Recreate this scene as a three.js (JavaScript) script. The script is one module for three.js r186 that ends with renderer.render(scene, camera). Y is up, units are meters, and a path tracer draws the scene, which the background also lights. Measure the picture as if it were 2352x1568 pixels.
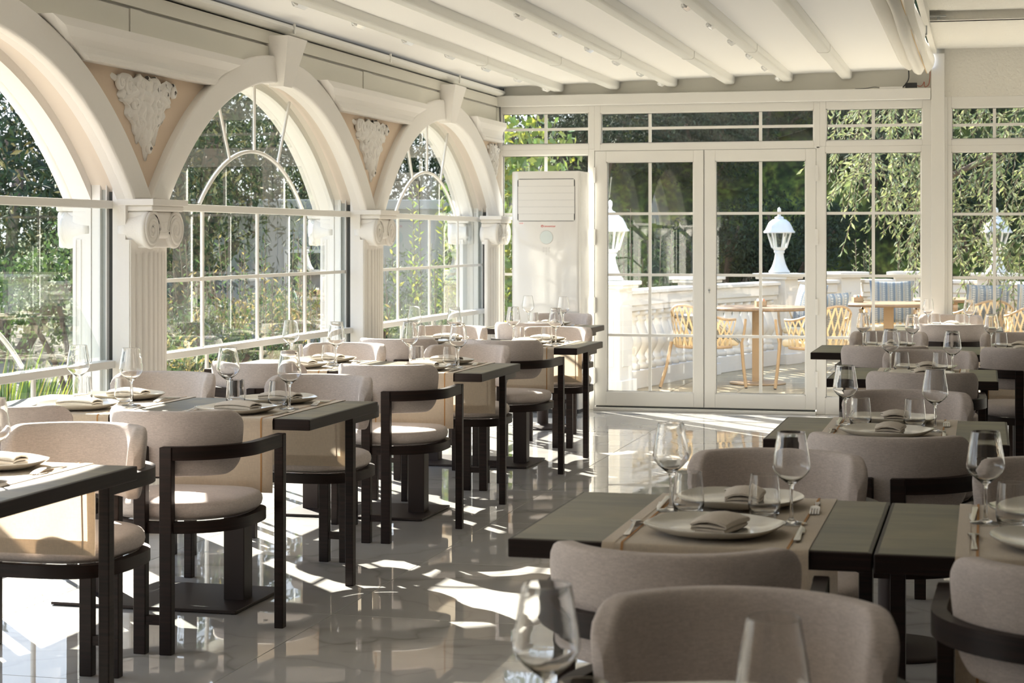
import * as THREE from 'three';
import { mergeGeometries, toCreasedNormals } from 'three/addons/utils/BufferGeometryUtils.js';
import { RoundedBoxGeometry } from 'three/addons/geometries/RoundedBoxGeometry.js';
import { FontLoader } from 'three/addons/loaders/FontLoader.js';
import { TextGeometry } from 'three/addons/geometries/TextGeometry.js';

// ---------------------------------------------------------------- camera, sky, sun, exposure
// x runs along the glazed end wall, -z runs down the room towards it; the helpers take D = -z.
const scene = new THREE.Scene();
const YAW = THREE.MathUtils.degToRad(14.24);
const camera = new THREE.PerspectiveCamera(2 * THREE.MathUtils.radToDeg(Math.atan(784 / 4271)), 1.5, 0.1, 400);
camera.position.set(0, 1.4, 0);
camera.rotation.y = YAW;
camera.setViewOffset(2352, 1568, 0, 234, 2352, 1568);
camera.focus = 8.2;
camera.userData.fStop = 9;

const skyTex = (() => {
  const w = 256, h = 128, d = new Float32Array(w * h * 4);
  for (let j = 0; j < h; j++) {
    const el = ((j + 0.5) / h - 0.5) * Math.PI, s = Math.max(0, Math.sin(el));
    const k = Math.pow(1 - s, 2.2);
    const c = [0.42 + 0.58 * k, 0.60 + 0.40 * k, 0.95 + 0.07 * k];
    for (let i = 0; i < w; i++) d.set([c[0] * 1.15, c[1] * 1.15, c[2] * 1.15, 1], (j * w + i) * 4);
  }
  const t = new THREE.DataTexture(d, w, h, THREE.RGBAFormat, THREE.FloatType);
  t.mapping = THREE.EquirectangularReflectionMapping;
  t.magFilter = THREE.LinearFilter; t.minFilter = THREE.LinearFilter;
  t.needsUpdate = true;
  return t;
})();
scene.background = skyTex;
scene.backgroundIntensity = 2.6;

const SUN_AZ = THREE.MathUtils.degToRad(43), SUN_EL = THREE.MathUtils.degToRad(30);
const sun = new THREE.DirectionalLight(new THREE.Color(1, 0.93, 0.83), 36);
sun.position.set(-Math.sin(SUN_AZ) * Math.cos(SUN_EL), Math.sin(SUN_EL), -Math.cos(SUN_AZ) * Math.cos(SUN_EL)).multiplyScalar(40).add(new THREE.Vector3(-2, 0, -9));
sun.target.position.set(-2, 0, -9);
sun.castShadow = true; sun.shadow.radius = 1;
Object.assign(sun.shadow.camera, { left: -16, right: 16, top: 16, bottom: -16, near: 1, far: 90 });
sun.shadow.mapSize.set(2048, 2048);
scene.add(sun, sun.target);

const renderer = new THREE.WebGLRenderer({ antialias: true });
renderer.toneMapping = THREE.LinearToneMapping;
renderer.toneMappingExposure = 0.92;
renderer.shadowMap.enabled = true;

// ---------------------------------------------------------------- small helpers
let seed = 7;
function rnd() { seed = (seed * 1664525 + 1013904223) >>> 0; return seed / 4294967296; }
const rr = (a, b) => a + (b - a) * rnd();
const V = (X, Y, D) => new THREE.Vector3(X, Y, -D);
const lin = (r, g, b) => new THREE.Color().setRGB(r, g, b);
const used = {};
function numbered(n) { const k = used[n] = (used[n] ?? -1) + 1; return k ? n + '_' + String(k).padStart(3, '0') : n; }

function uvMetres(g, s = 1, off = [0, 0]) {
  const q = g.index ? g.toNonIndexed() : g;
  if (!q.attributes.normal) q.computeVertexNormals();
  const p = q.attributes.position, n = q.attributes.normal, uv = new Float32Array(p.count * 2);
  for (let i = 0; i < p.count; i += 3) {
    let ax = 0, ay = 0, az = 0;
    for (let k = 0; k < 3; k++) { ax += n.getX(i + k); ay += n.getY(i + k); az += n.getZ(i + k); }
    ax = Math.abs(ax); ay = Math.abs(ay); az = Math.abs(az);
    for (let k = 0; k < 3; k++) {
      const x = p.getX(i + k), y = p.getY(i + k), z = p.getZ(i + k);
      const [u, v] = ay >= ax && ay >= az ? [x, z] : ax >= az ? [z, y] : [x, y];
      uv[(i + k) * 2] = u * s + off[0]; uv[(i + k) * 2 + 1] = v * s + off[1];
    }
  }
  q.setAttribute('uv', new THREE.BufferAttribute(uv, 2));
  return q;
}
function joined(gs) {
  gs = [gs].flat().map((g) => {
    let q = g.index ? g.toNonIndexed() : g;
    if (!q.attributes.normal) q.computeVertexNormals();
    if (!q.attributes.uv) q = uvMetres(q);
    for (const k of Object.keys(q.attributes)) if (!['position', 'normal', 'uv'].includes(k)) q.deleteAttribute(k);
    q.morphAttributes = {};
    q.clearGroups();
    return q;
  });
  return gs.length === 1 ? gs[0] : mergeGeometries(gs);
}
function obj(name, gs, m, parent = scene) {
  const o = new THREE.Mesh(gs.isBufferGeometry ? gs : joined(gs), m);
  o.name = parent === scene ? numbered(name) : name;
  o.castShadow = o.receiveShadow = true;
  parent.add(o);
  return o;
}
function tag(o, label, category, group) { o.userData.label = label; o.userData.category = category; if (group) o.userData.group = group; return o; }
function thing(name, label, category, pos = [0, 0, 0], turn = 0, group) {
  const o = new THREE.Group(); o.name = numbered(name); scene.add(o);
  o.position.set(pos[0], pos[1], -pos[2]); o.rotation.y = turn;
  return tag(o, label, category, group);
}
function structure(name, label) { const o = new THREE.Group(); o.name = name; scene.add(o); o.userData.kind = 'structure'; if (label) o.userData.label = label; return o; }
function grp(name, parent) { const o = new THREE.Group(); o.name = name; parent.add(o); return o; }
function dup(root, pos, turn, label, group) {
  const r = root.clone(); r.name = numbered(root.name.replace(/_\d{3}$/, '')); scene.add(r);
  r.position.set(pos[0], pos[1], -pos[2]); r.rotation.y = turn;
  r.userData = { ...root.userData, label }; if (group) r.userData.group = group;
  return r;
}
// box from x0..x1, y0..y1, D0..D1
function bx(x0, x1, y0, y1, D0, D1, bev = 0) {
  const w = Math.abs(x1 - x0), h = Math.abs(y1 - y0), d = Math.abs(D1 - D0);
  const g = bev ? new RoundedBoxGeometry(w, h, d, 2, bev) : new THREE.BoxGeometry(w, h, d);
  g.translate((x0 + x1) / 2, (y0 + y1) / 2, -(D0 + D1) / 2);
  return uvMetres(g);
}
function cyl(r0, r1, h, y0 = 0, seg = 20) { return new THREE.CylinderGeometry(r1, r0, h, seg).translate(0, y0 + h / 2, 0); }
function lathe(pts, seg = 28) { return new THREE.LatheGeometry(pts.map((p) => new THREE.Vector2(p[0], p[1])), seg); }
function tube(pts, r, n = 40, rs = 8, closed = false) { return new THREE.TubeGeometry(new THREE.CatmullRomCurve3(pts, closed), n, r, rs, closed); }
function surf(nu, nv, f, wrapU = false) {   // f(u, v) -> [x, y, z]
  const pos = [], uv = [], idx = [];
  for (let i = 0; i <= nu; i++) for (let j = 0; j <= nv; j++) { const p = f(i / nu, j / nv); pos.push(...p); uv.push(i / nu, j / nv); }
  for (let i = 0; i < nu; i++) for (let j = 0; j < nv; j++) { const a = i * (nv + 1) + j, b = a + nv + 1; idx.push(a, b, a + 1, b, b + 1, a + 1); }
  const g = new THREE.BufferGeometry();
  g.setAttribute('position', new THREE.Float32BufferAttribute(pos, 3));
  g.setAttribute('uv', new THREE.Float32BufferAttribute(uv, 2));
  g.setIndex(idx); g.computeVertexNormals();
  return g;
}
// a bar of rectangular section w (sideways) x h (vertical) along a path
function sweepBar(pts, w, h, closed = false) {
  const n = pts.length, pos = [], idx = [], up = new THREE.Vector3(0, 1, 0);
  for (let i = 0; i < n; i++) {
    const a = pts[closed ? (i + n - 1) % n : Math.max(0, i - 1)], b = pts[closed ? (i + 1) % n : Math.min(n - 1, i + 1)];
    const t = b.clone().sub(a).normalize(), s = t.clone().cross(up).normalize();
    for (const [sx, sy] of [[-1, -1], [1, -1], [1, 1], [-1, 1]]) { const p = pts[i].clone().addScaledVector(s, sx * w / 2); p.y += sy * h / 2; pos.push(p.x, p.y, p.z); }
  }
  const m = closed ? n : n - 1;
  for (let i = 0; i < m; i++) for (let k = 0; k < 4; k++) {
    const a = i * 4 + k, b = i * 4 + (k + 1) % 4, c = ((i + 1) % n) * 4 + k, d = ((i + 1) % n) * 4 + (k + 1) % 4;
    idx.push(a, c, b, b, c, d);
  }
  if (!closed) { idx.push(0, 1, 2, 0, 2, 3); const e = (n - 1) * 4; idx.push(e, e + 2, e + 1, e, e + 3, e + 2); }
  const g = new THREE.BufferGeometry();
  g.setAttribute('position', new THREE.Float32BufferAttribute(pos, 3)); g.setIndex(idx);
  return uvMetres(toCreasedNormals(g, 0.7));
}

// ---------------------------------------------------------------- textures
function hash(x, y, s) { let h = (x * 374761393 + y * 668265263 + s * 2147483647) | 0; h = Math.imul(h ^ (h >>> 13), 1274126177); return ((h ^ (h >>> 16)) >>> 0) / 4294967296; }
function vnoise(x, y, per, s) {
  const xi = Math.floor(x), yi = Math.floor(y), fx = x - xi, fy = y - yi, u = fx * fx * (3 - 2 * fx), v = fy * fy * (3 - 2 * fy);
  const m = (a) => ((a % per) + per) % per;
  const a = hash(m(xi), m(yi), s), b = hash(m(xi + 1), m(yi), s), c = hash(m(xi), m(yi + 1), s), d = hash(m(xi + 1), m(yi + 1), s);
  return a + (b - a) * u + (c - a) * v + (a - b - c + d) * u * v;
}
function fbm(x, y, per, oct, s) { let t = 0, k = 0.5, n = 0; for (let i = 0; i < oct; i++) { t += k * vnoise(x, y, per, s + i); n += k; x *= 2; y *= 2; per *= 2; k *= 0.5; } return t / n; }
function dataTex(n, f, srgb, metres) {
  const d = new Uint8Array(n * n * 4);
  for (let j = 0; j < n; j++) for (let i = 0; i < n; i++) { const c = f(i / n, j / n, i, j); d.set([c[0], c[1], c[2], 1].map((v) => Math.max(0, Math.min(255, Math.round(v * 255)))), (j * n + i) * 4); }
  const t = new THREE.DataTexture(d, n, n);
  t.wrapS = t.wrapT = THREE.RepeatWrapping; t.magFilter = THREE.LinearFilter; t.minFilter = THREE.LinearMipmapLinearFilter; t.generateMipmaps = true;
  if (srgb) t.colorSpace = THREE.SRGBColorSpace;
  t.repeat.set(1 / metres[0], 1 / metres[1]); t.needsUpdate = true;
  return t;
}
const grey = (v) => [v, v, v];
const texWeave = dataTex(512, (u, v, i, j) => { const f = fbm(u * 6, v * 6, 6, 4, 3); const a = hash(i >> 1, j, 5) * 0.08 + hash(i >> 3, j >> 1, 9) * 0.07; const k = 0.82 + a + (f - 0.5) * 0.07; return [k, k * 0.985, k * 0.975]; }, true, [0.5, 0.5]);
const texWeaveBump = dataTex(512, (u, v, i, j) => grey(0.5 + 0.25 * Math.sin(i * Math.PI / 2) * Math.sin(j * Math.PI / 2) + 0.3 * (hash(i, j, 2) - 0.5)), false, [0.4, 0.4]);
const texLinen = dataTex(512, (u, v, i, j) => { const k = 0.90 + 0.045 * hash(i, j >> 4, 21) + 0.045 * hash(i >> 4, j, 22) - 0.02; return [k, k * 0.985, k * 0.96]; }, true, [0.35, 0.35]);
const texMarble = dataTex(1024, (u, v) => {
  const wx = fbm(u * 3, v * 3, 3, 5, 31) - 0.5, wy = fbm(u * 3, v * 3, 3, 5, 41) - 0.5;
  const a = Math.abs(fbm(u * 2 + wx * 1.1 + 8, v * 2 + wy * 1.1 + 8, 64, 5, 51) - 0.5), b = Math.abs(fbm(u * 3 + wy * 1.5 + 3, v * 3 + wx + 5, 64, 4, 61) - 0.5);
  const vein = Math.exp(-a * 60) * 0.13 + Math.exp(-b * 80) * 0.06, cl = (fbm(u * 4, v * 4, 4, 5, 71) - 0.5) * 0.14;
  const k = 0.93 + cl - vein;
  return [k, k * 0.99 - vein * 0.02, k * 0.98 - vein * 0.05];
}, true, [2.4, 2.4]);
const texWave = dataTex(256, (u, v) => grey(fbm(u * 5, v * 5, 5, 3, 81)), false, [1.6, 1.6]);
const texPlaster = dataTex(512, (u, v) => grey(0.6 * fbm(u * 60, v * 60, 60, 3, 91) + 0.4 * fbm(u * 9, v * 9, 9, 3, 92)), false, [0.8, 0.8]);
const texWood = dataTex(512, (u, v) => { const g = fbm(u * 4 + 0.6 * fbm(u * 3, v * 2, 3, 3, 5), v * 60, 60, 4, 15); const k = 0.72 + 0.5 * (g - 0.3); return [k, k * 0.97, k * 0.94]; }, true, [0.8, 0.35]);
const texTop = dataTex(1024, (u, v) => {
  const g = fbm(u * 5 + 0.5 * fbm(u * 4, v * 3, 4, 3, 6), v * 34, 34, 5, 25), c = fbm(u * 5, v * 5, 5, 5, 35);
  const k = 0.66 + 0.42 * (g - 0.5) + 0.42 * (c - 0.5), w = Math.max(0, c - 0.58) * 1.5;
  return [k + w * 0.35, k + w * 0.2, k * 0.86 + w * 0.1];
}, true, [1.1, 1.1]);
const texStone = dataTex(512, (u, v) => { const c = fbm(u * 8, v * 8, 8, 5, 45); const k = 0.84 + 0.3 * (c - 0.5); return [k, k * 0.96, k * 0.88]; }, true, [1, 1]);
const texEarth = dataTex(512, (u, v) => { const c = fbm(u * 12, v * 12, 12, 5, 55), g = fbm(u * 30, v * 30, 30, 3, 56); const k = 0.25 + 0.9 * g * c * 2; return [0.78 * k + 0.3 * (c - 0.4), k * 0.95, 0.45 * k]; }, true, [1.7, 1.7]);
const texStripe = dataTex(512, (u, v, i, j) => {
  const s = (u * 6) % 1, blue = [0.50, 0.54, 0.58], pale = [0.80, 0.775, 0.73], sand = [0.64, 0.59, 0.52];
  let c = s < 0.30 ? blue : s < 0.36 ? pale : s < 0.44 ? sand : s < 0.50 ? pale : s < 0.56 ? blue : s < 0.62 ? pale : (Math.abs(((v * 22) % 1) - 0.5) * 2 > Math.abs((s - 0.81) / 0.17) ? pale : blue);
  if (s > 0.97) c = pale;
  const k = 0.9 + 0.2 * hash(i, j >> 1, 77) - 0.1;
  return c.map((x) => x * k);
}, true, [0.5, 0.5]);

// ---------------------------------------------------------------- materials
const std = (o) => new THREE.MeshStandardMaterial(o);
const phy = (o) => new THREE.MeshPhysicalMaterial(o);
const M = {
  plaster: std({ color: lin(0.80, 0.77, 0.725), roughness: 0.75, bumpMap: texPlaster, bumpScale: 0.0012 }),
  cream: std({ color: lin(0.72, 0.645, 0.56), roughness: 0.8, bumpMap: texPlaster, bumpScale: 0.0012 }),
  sand: std({ color: lin(0.66, 0.525, 0.40), roughness: 0.85, bumpMap: texPlaster, bumpScale: 0.0015 }),
  roughPlaster: std({ color: lin(0.76, 0.735, 0.67), roughness: 0.9, bumpMap: texPlaster, bumpScale: 0.006 }),
  fascia: std({ color: lin(0.66, 0.635, 0.555), roughness: 0.55 }),
  alu: std({ color: lin(0.79, 0.77, 0.725), roughness: 0.38 }),
  aluGrey: std({ color: lin(0.42, 0.43, 0.40), roughness: 0.5 }),
  darkGap: std({ color: lin(0.02, 0.02, 0.02), roughness: 0.8 }),
  track: std({ color: lin(0.075, 0.08, 0.078), roughness: 0.5 }),
  canvas: phy({ color: lin(0.79, 0.76, 0.69), roughness: 1, transmission: 0.06, thickness: 0 }),
  beam: std({ color: lin(0.78, 0.765, 0.71), roughness: 0.4 }),
  clip: phy({ color: lin(0.82, 0.82, 0.80), roughness: 0.22, clearcoat: 0.6 }),
  glass: phy({ color: lin(0.95, 0.97, 0.96), roughness: 0, transmission: 1, thickness: 0, ior: 1.5 }),
  floor: phy({ color: lin(0.60, 0.59, 0.575), map: texMarble, roughness: 0.022, ior: 1.62, bumpMap: texWave, bumpScale: 0.0005 }),
  grout: std({ color: lin(0.30, 0.29, 0.27), roughness: 0.8 }),
  wood: phy({ color: lin(0.026, 0.0135, 0.0105), map: texWood, roughness: 0.48, specularIntensity: 0.55 }),
  metal: phy({ color: lin(0.030, 0.018, 0.015), roughness: 0.5, specularIntensity: 0.7 }),
  tableTop: std({ color: lin(0.225, 0.188, 0.118), map: texTop, roughness: 0.40 }),
  fabric: phy({ color: lin(0.70, 0.635, 0.60), map: texWeave, bumpMap: texWeaveBump, bumpScale: 0.0004, roughness: 0.92, sheen: 0.25, sheenRoughness: 0.6, sheenColor: lin(0.9, 0.85, 0.8) }),
  linen: phy({ color: lin(0.83, 0.725, 0.60), map: texLinen, roughness: 1, transmission: 0.32, thickness: 0 }),
  stitch: std({ color: lin(0.46, 0.24, 0.09), roughness: 0.9 }),
  napkin: std({ color: lin(0.76, 0.70, 0.64), map: texLinen, roughness: 0.95 }),
  china: phy({ color: lin(0.70, 0.665, 0.585), roughness: 0.12, clearcoat: 0.5, clearcoatRoughness: 0.05 }),
  crystal: phy({ color: lin(1, 1, 1), roughness: 0, transmission: 1, thickness: 0.02, ior: 1.48 }),
  steel: std({ color: lin(0.50, 0.49, 0.48), metalness: 1, roughness: 0.22 }),
  gloss: phy({ color: lin(0.76, 0.735, 0.70), roughness: 0.12, clearcoat: 1, clearcoatRoughness: 0.04 }),
  acPanel: std({ color: lin(0.74, 0.72, 0.69), roughness: 0.35 }),
  acDisc: phy({ color: lin(0.58, 0.635, 0.62), roughness: 0.15 }),
  red: std({ color: lin(0.55, 0.04, 0.03), roughness: 0.5 }),
  faint: std({ color: lin(0.52, 0.50, 0.48), roughness: 0.5 }),
  white: std({ color: lin(0.82, 0.81, 0.80), roughness: 0.5 }),
  black: std({ color: lin(0.015, 0.015, 0.016), roughness: 0.45 }),
  cable: std({ color: lin(0.10, 0.10, 0.10), roughness: 0.6 }),
  cableRed: std({ color: lin(0.35, 0.08, 0.03), roughness: 0.6 }),
  zinc: std({ color: lin(0.42, 0.43, 0.43), metalness: 0.7, roughness: 0.45 }),
  terraceStone: std({ color: lin(0.66, 0.575, 0.44), map: texStone, roughness: 0.6 }),
  balustrade: std({ color: lin(0.66, 0.62, 0.565), roughness: 0.7, bumpMap: texPlaster, bumpScale: 0.001 }),
  lantern: std({ color: lin(0.62, 0.61, 0.59), roughness: 0.4 }),
  tan: std({ color: lin(0.42, 0.275, 0.15), roughness: 0.5 }),
  rope: std({ color: lin(0.66, 0.47, 0.25), roughness: 0.7 }),
  teak: std({ color: lin(0.40, 0.27, 0.165), map: texWood, roughness: 0.45 }),
  seatPad: std({ color: lin(0.66, 0.52, 0.33), roughness: 0.9 }),
  stripe: std({ color: lin(1, 1, 1), map: texStripe, roughness: 0.95 }),
  earth: std({ color: lin(0.17, 0.165, 0.135), map: texEarth, roughness: 1 }),
  gravel: std({ color: lin(0.30, 0.28, 0.25), map: texStone, roughness: 1 }),
  bark: std({ color: lin(0.12, 0.085, 0.06), roughness: 0.95 }),
  umber: std({ color: lin(0.32, 0.31, 0.30), roughness: 0.8 }),
  render: std({ color: lin(0.42, 0.43, 0.43), roughness: 0.9, bumpMap: texPlaster, bumpScale: 0.004 }),
  darkPane: phy({ color: lin(0.03, 0.04, 0.05), roughness: 0.05 }),
  hillLeaf: std({ color: lin(1, 1, 1), roughness: 0.9 }),
  leaf: phy({ color: lin(1, 1, 1), roughness: 0.9, transmission: 0.35, thickness: 0 }),
};
// ================================================================ THE SETTING
const DB = 15.05, DR = -3.0;         // glazed end wall, wall behind the camera
const XL = -3.945, XR = 3.0;         // spandrel plane of the arcade, opposite wall
// ---- floor: polished marble slabs over a mortar bed
{
  const fl = structure('floor');
  obj('mortar_bed', bx(-4.25, XR + 0.1, -0.14, -0.0035, DR - 0.1, DB + 0.1), M.grout, fl);
  const T = 1.17, D0 = 6.57 - 9 * T, X0 = -2.36 - 2 * T;
  const variants = [];
  for (let k = 0; k < 8; k++) {
    const g = new RoundedBoxGeometry(T - 0.003, 0.02, T - 0.003, 1, 0.001);
    const r = uvMetres(g, 1, [k * 0.83, k * 1.37]);
    variants.push(r);
  }
  let n = 0;
  for (let i = 0; i < 8; i++) for (let j = 0; j < 17; j++) {
    const x0 = X0 + i * T, d0 = D0 + j * T, x1 = Math.min(x0 + T, XR), d1 = Math.min(d0 + T, DB + 0.02), xa = Math.max(x0, -4.2);
    if (x1 - xa < 0.02 || d1 - d0 < 0.02 || d0 < DR - 0.2) continue;
    let g = variants[n++ % 8];
    const whole = x1 - xa > T - 0.01 && d1 - d0 > T - 0.01;
    if (!whole) g = uvMetres(new THREE.BoxGeometry(x1 - xa - 0.003, 0.02, d1 - d0 - 0.003), 1, [n * 0.61, n * 0.37]);
    const t = obj('marble_tile', g, M.floor, fl);
    t.position.set((xa + x1) / 2, -0.01, -(d0 + d1) / 2);
    if (whole && n % 3 === 0) t.rotation.y = Math.PI;
  }
}
// ---- arcade on the window side
const SP = 1.59, RISE = 0.70, HS = 1.515, RI = (HS * HS + RISE * RISE) / (2 * RISE), CY = SP + RISE - RI, RE = RI + 0.155;
const BAYS = [3.16, 6.58, 10.0, 13.42], PIERS = [1.45, 4.87, 8.29, 11.71, 15.13];
function arcadeShape(grow, top, d0, d1, sill = 0) {
  const s = new THREE.Shape(); s.moveTo(d0, 0);
  const r = RI + grow, hs = HS + grow, a0 = Math.asin(Math.min(1, hs / r));
  for (const c of BAYS) {
    s.lineTo(c - hs, 0);
    for (let k = 0; k <= 40; k++) { const t = -a0 + 2 * a0 * k / 40; s.lineTo(c + r * Math.sin(t), CY + r * Math.cos(t)); }
    if (c + hs >= d1 - 0.02) { s.lineTo(c + hs, 0); s.lineTo(d1, 0); s.lineTo(d1, top); s.lineTo(d0, top); return s; }
    s.lineTo(c + hs, 0);
  }
  s.lineTo(d1, 0); s.lineTo(d1, top); s.lineTo(d0, top);
  return s;
}
function toWall(g, x) { g.rotateY(Math.PI / 2); g.translate(x, 0, 0); return g; }   // shape (D, y) extruded along +x from x
const wl = structure('wall_left');
{
  const ex = (grow, x0, x1, top) => uvMetres(toWall(new THREE.ExtrudeGeometry(arcadeShape(grow, top, DR, DB + 0.12), { depth: x1 - x0, bevelEnabled: false }), x0));
  obj('arcade_wall', ex(0, -3.99, XL, 2.60), M.plaster, wl);
  obj('spandrel_panel', ex(0.06, XL, XL + 0.003, 2.49), M.sand, wl);
  obj('track_wall', ex(0.05, -4.125, -3.99, 2.60), M.cream, wl);
  obj('outer_wall', ex(0, -4.22, -4.125, 2.66), M.plaster, wl);
  for (const c of BAYS) {
    for (const [x0, x1] of [[XL, -3.895], [-4.262, -4.22]]) {
      const s = new THREE.Shape(), a0 = Math.asin(HS / RI), a1 = Math.asin(Math.min(1, 1.709 / RE));
      for (let k = 0; k <= 48; k++) { const t = -a0 + 2 * a0 * k / 48; s[k ? 'lineTo' : 'moveTo'](c + RI * Math.sin(t), CY + RI * Math.cos(t)); }
      for (let k = 48; k >= 0; k--) { const t = -a1 + 2 * a1 * k / 48; s.lineTo(c + RE * Math.sin(t), CY + RE * Math.cos(t)); }
      const b = 0.014;
      obj('archivolt', [uvMetres(toWall(toCreasedNormals(new THREE.ExtrudeGeometry(s, { depth: x1 - x0 - b, bevelThickness: b, bevelSize: b, bevelOffset: -b, bevelSegments: 4 }), 0.6), x0))], M.plaster, wl);
    }
    // keystone: wide above, narrow below, leaning out towards the top
    const ks = (x, y, h) => [[x, y, -(c - h)], [x, y, -(c + h)]];
    const pts = [...ks(-3.80, 2.552, 0.155), ...ks(-3.95, 2.552, 0.155), ...ks(-3.862, 2.272, 0.066), ...ks(-3.95, 2.272, 0.066)];
    const q = [[0, 2, 3, 1], [4, 5, 7, 6], [0, 1, 5, 4], [0, 4, 6, 2], [1, 3, 7, 5]], g = new THREE.BufferGeometry(), pos = [];
    for (const f of q) for (const k of [0, 1, 2, 0, 2, 3]) pos.push(...pts[f[k]]);
    g.setAttribute('position', new THREE.Float32BufferAttribute(pos, 3)); g.computeVertexNormals();
    obj('keystone', [uvMetres(g)], M.plaster, wl);
  }
  // cornice lengths between the arches, cut to the sweep of the archivolts
  const prof = [[-3.945, 2.205], [-3.872, 2.205], [-3.872, 2.222], [-3.882, 2.235], [-3.884, 2.262], [-3.874, 2.292], [-3.854, 2.318], [-3.846, 2.330], [-3.846, 2.366], [-3.945, 2.366]];
  const cut = (y) => Math.sqrt(Math.max(0, (RE + 0.012) ** 2 - (y - CY) ** 2));
  const cornice = (ca, cb) => {   // from arch centre ca (or plain end) to arch centre cb
    const pos = [], at = (p, e) => [p[0], p[1], -(e ? (cb.arch ? cb.c - cut(p[1]) : cb.c) : (ca.arch ? ca.c + cut(p[1]) : ca.c))];
    for (let k = 0; k + 1 < prof.length; k++) { const a = at(prof[k], 0), b = at(prof[k], 1), c = at(prof[k + 1], 0), d = at(prof[k + 1], 1); pos.push(...a, ...b, ...c, ...b, ...d, ...c); }
    for (const e of [0, 1]) for (let k = 1; k + 1 < prof.length; k++) pos.push(...at(prof[0], e), ...at(prof[k + (e ? 0 : 1)], e), ...at(prof[k + (e ? 1 : 0)], e));
    const g = new THREE.BufferGeometry(); g.setAttribute('position', new THREE.Float32BufferAttribute(pos, 3)); g.computeVertexNormals();
    obj('cornice', [uvMetres(g)], M.plaster, wl);
  };
  for (let k = 0; k + 1 < BAYS.length; k++) cornice({ c: BAYS[k], arch: 1 }, { c: BAYS[k + 1], arch: 1 });
  cornice({ c: BAYS[3], arch: 1 }, { c: 14.98 }); cornice({ c: DR }, { c: BAYS[0], arch: 1 });
  // boards above: lower fascia panels with cover strips, upper board, gutter tube
  for (const p of PIERS) obj('cover_strip', [bx(-3.99, -3.922, 2.35, 2.497, p - 0.19, p - 0.055)], M.fascia, wl);
  for (let k = 0; k < PIERS.length; k++) {
    const d0 = k ? PIERS[k - 1] - 0.047 : DR, d1 = Math.min(PIERS[k] - 0.198, DB - 0.03);
    obj('fascia_panel', [bx(-3.99, -3.926, 2.35, 2.494, d0, d1)], M.fascia, wl);
  }
  obj('shadow_gap', [bx(-3.99, -3.95, 2.48, 2.52, DR, DB), bx(-3.99, -3.945, 2.57, 2.60, DR, DB), bx(-3.97, -3.890, 2.641, 2.650, DR, DB - 0.06)], M.track, wl);
  obj('upper_board', [bx(-3.99, -3.918, 2.508, 2.580, DR, DB - 0.02)], M.fascia, wl);
  const gp = [[-3.97, 2.592], [-3.90, 2.592], [-3.872, 2.600], [-3.862, 2.615], [-3.868, 2.632], [-3.884, 2.640], [-3.97, 2.640]];
  const gs = new THREE.Shape(gp.map((p) => new THREE.Vector2(p[0], p[1])));
  const gut = new THREE.ExtrudeGeometry(gs, { depth: DB - DR - 0.05, bevelEnabled: false }); gut.translate(0, 0, -(DB - 0.05));
  obj('gutter_tube', [uvMetres(toCreasedNormals(gut, 0.9))], M.beam, wl);
  for (const d of [10.1, 8.55, 11.9, 13.6]) obj('gutter_bracket', [bx(-3.868, -3.859, 2.588, 2.648, d, d + 0.02)], M.beam, wl);
  // fluted pilasters with scrolled capitals, inside and outside
  const shaft = (face) => {
    const R = 0.215, N = 120, pts = [];
    for (let k = 0; k <= N; k++) {
      const t = -1 + 2 * k / N, base = 0.055 * Math.sqrt(Math.max(0, 1 - 0.82 * t * t));
      const fl = (t + 0.86) / 1.72 * 7, w = fl - Math.floor(fl);
      const dip = fl > 0 && fl < 7 && w > 0.22 && w < 0.78 ? -0.014 * Math.sin((w - 0.22) / 0.56 * Math.PI) : 0;
      pts.push([t * R * 0.95, base, dip]);
    }
    const lv = [[0.10, 0], [0.14, 1], [1.325, 1], [1.345, 0], [1.40, 0]];
    return surf(N, lv.length - 1, (u, v) => { const p = pts[Math.round(u * N)], l = lv[Math.round(v * (lv.length - 1))]; return [face * (p[1] + p[2] * l[1]), l[0], face > 0 ? -p[0] : p[0]]; });
  };
  const volute = (len, f) => {   // a scroll that swells from the wall towards its face
    const p = [[0.0001, 0], [0.066, 0], [0.067, len * 0.25], [0.071, len * 0.5], [0.079, len * 0.72], [0.089, len - 0.024], [0.092, len - 0.013], [0.089, len - 0.004], [0.082, len], [0.0001, len]];
    return lathe(f > 0 ? p : p.map(([r, y]) => [r, len - y]).reverse(), 36).rotateZ(-Math.PI / 2);
  };
  const spiral = (flip) => { const p = []; for (let k = 0; k <= 56; k++) { const t = k / 56, a = t * Math.PI * 4.6, r = 0.078 * (1 - t) + 0.014; p.push(new THREE.Vector3(0, r * Math.cos(a - 1.57), flip * r * Math.sin(a - 1.57))); } return tube(p, 0.0075, 110, 6); };
  const pilaster = (D, inside) => {
    const g = grp('pilaster', wl); g.position.set(inside ? XL : -4.175, 0, -D);
    const f = inside ? 1 : -1, len = 0.15;
    obj('shaft', [shaft(f), bx(Math.min(0, f * 0.03), Math.max(0, f * 0.03), 0, 1.4, -0.2, 0.2)], M.plaster, g);
    obj('plinth', [bx(Math.min(0, f * 0.09), Math.max(0, f * 0.09), 0.0, 0.10, -0.205, 0.205, 0.008)], M.plaster, g);
    const c = grp('capital', g);
    const xs = f > 0 ? [-0.04, 0.145] : [-0.145, 0.04];
    obj('abacus', [bx(xs[0], xs[1], 1.562, 1.593, -0.199, 0.199, 0.004), bx(xs[0], xs[1] - (f > 0 ? 0.012 : 0), 1.535, 1.565, -0.178, 0.178, 0.010)], M.plaster, c);
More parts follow.
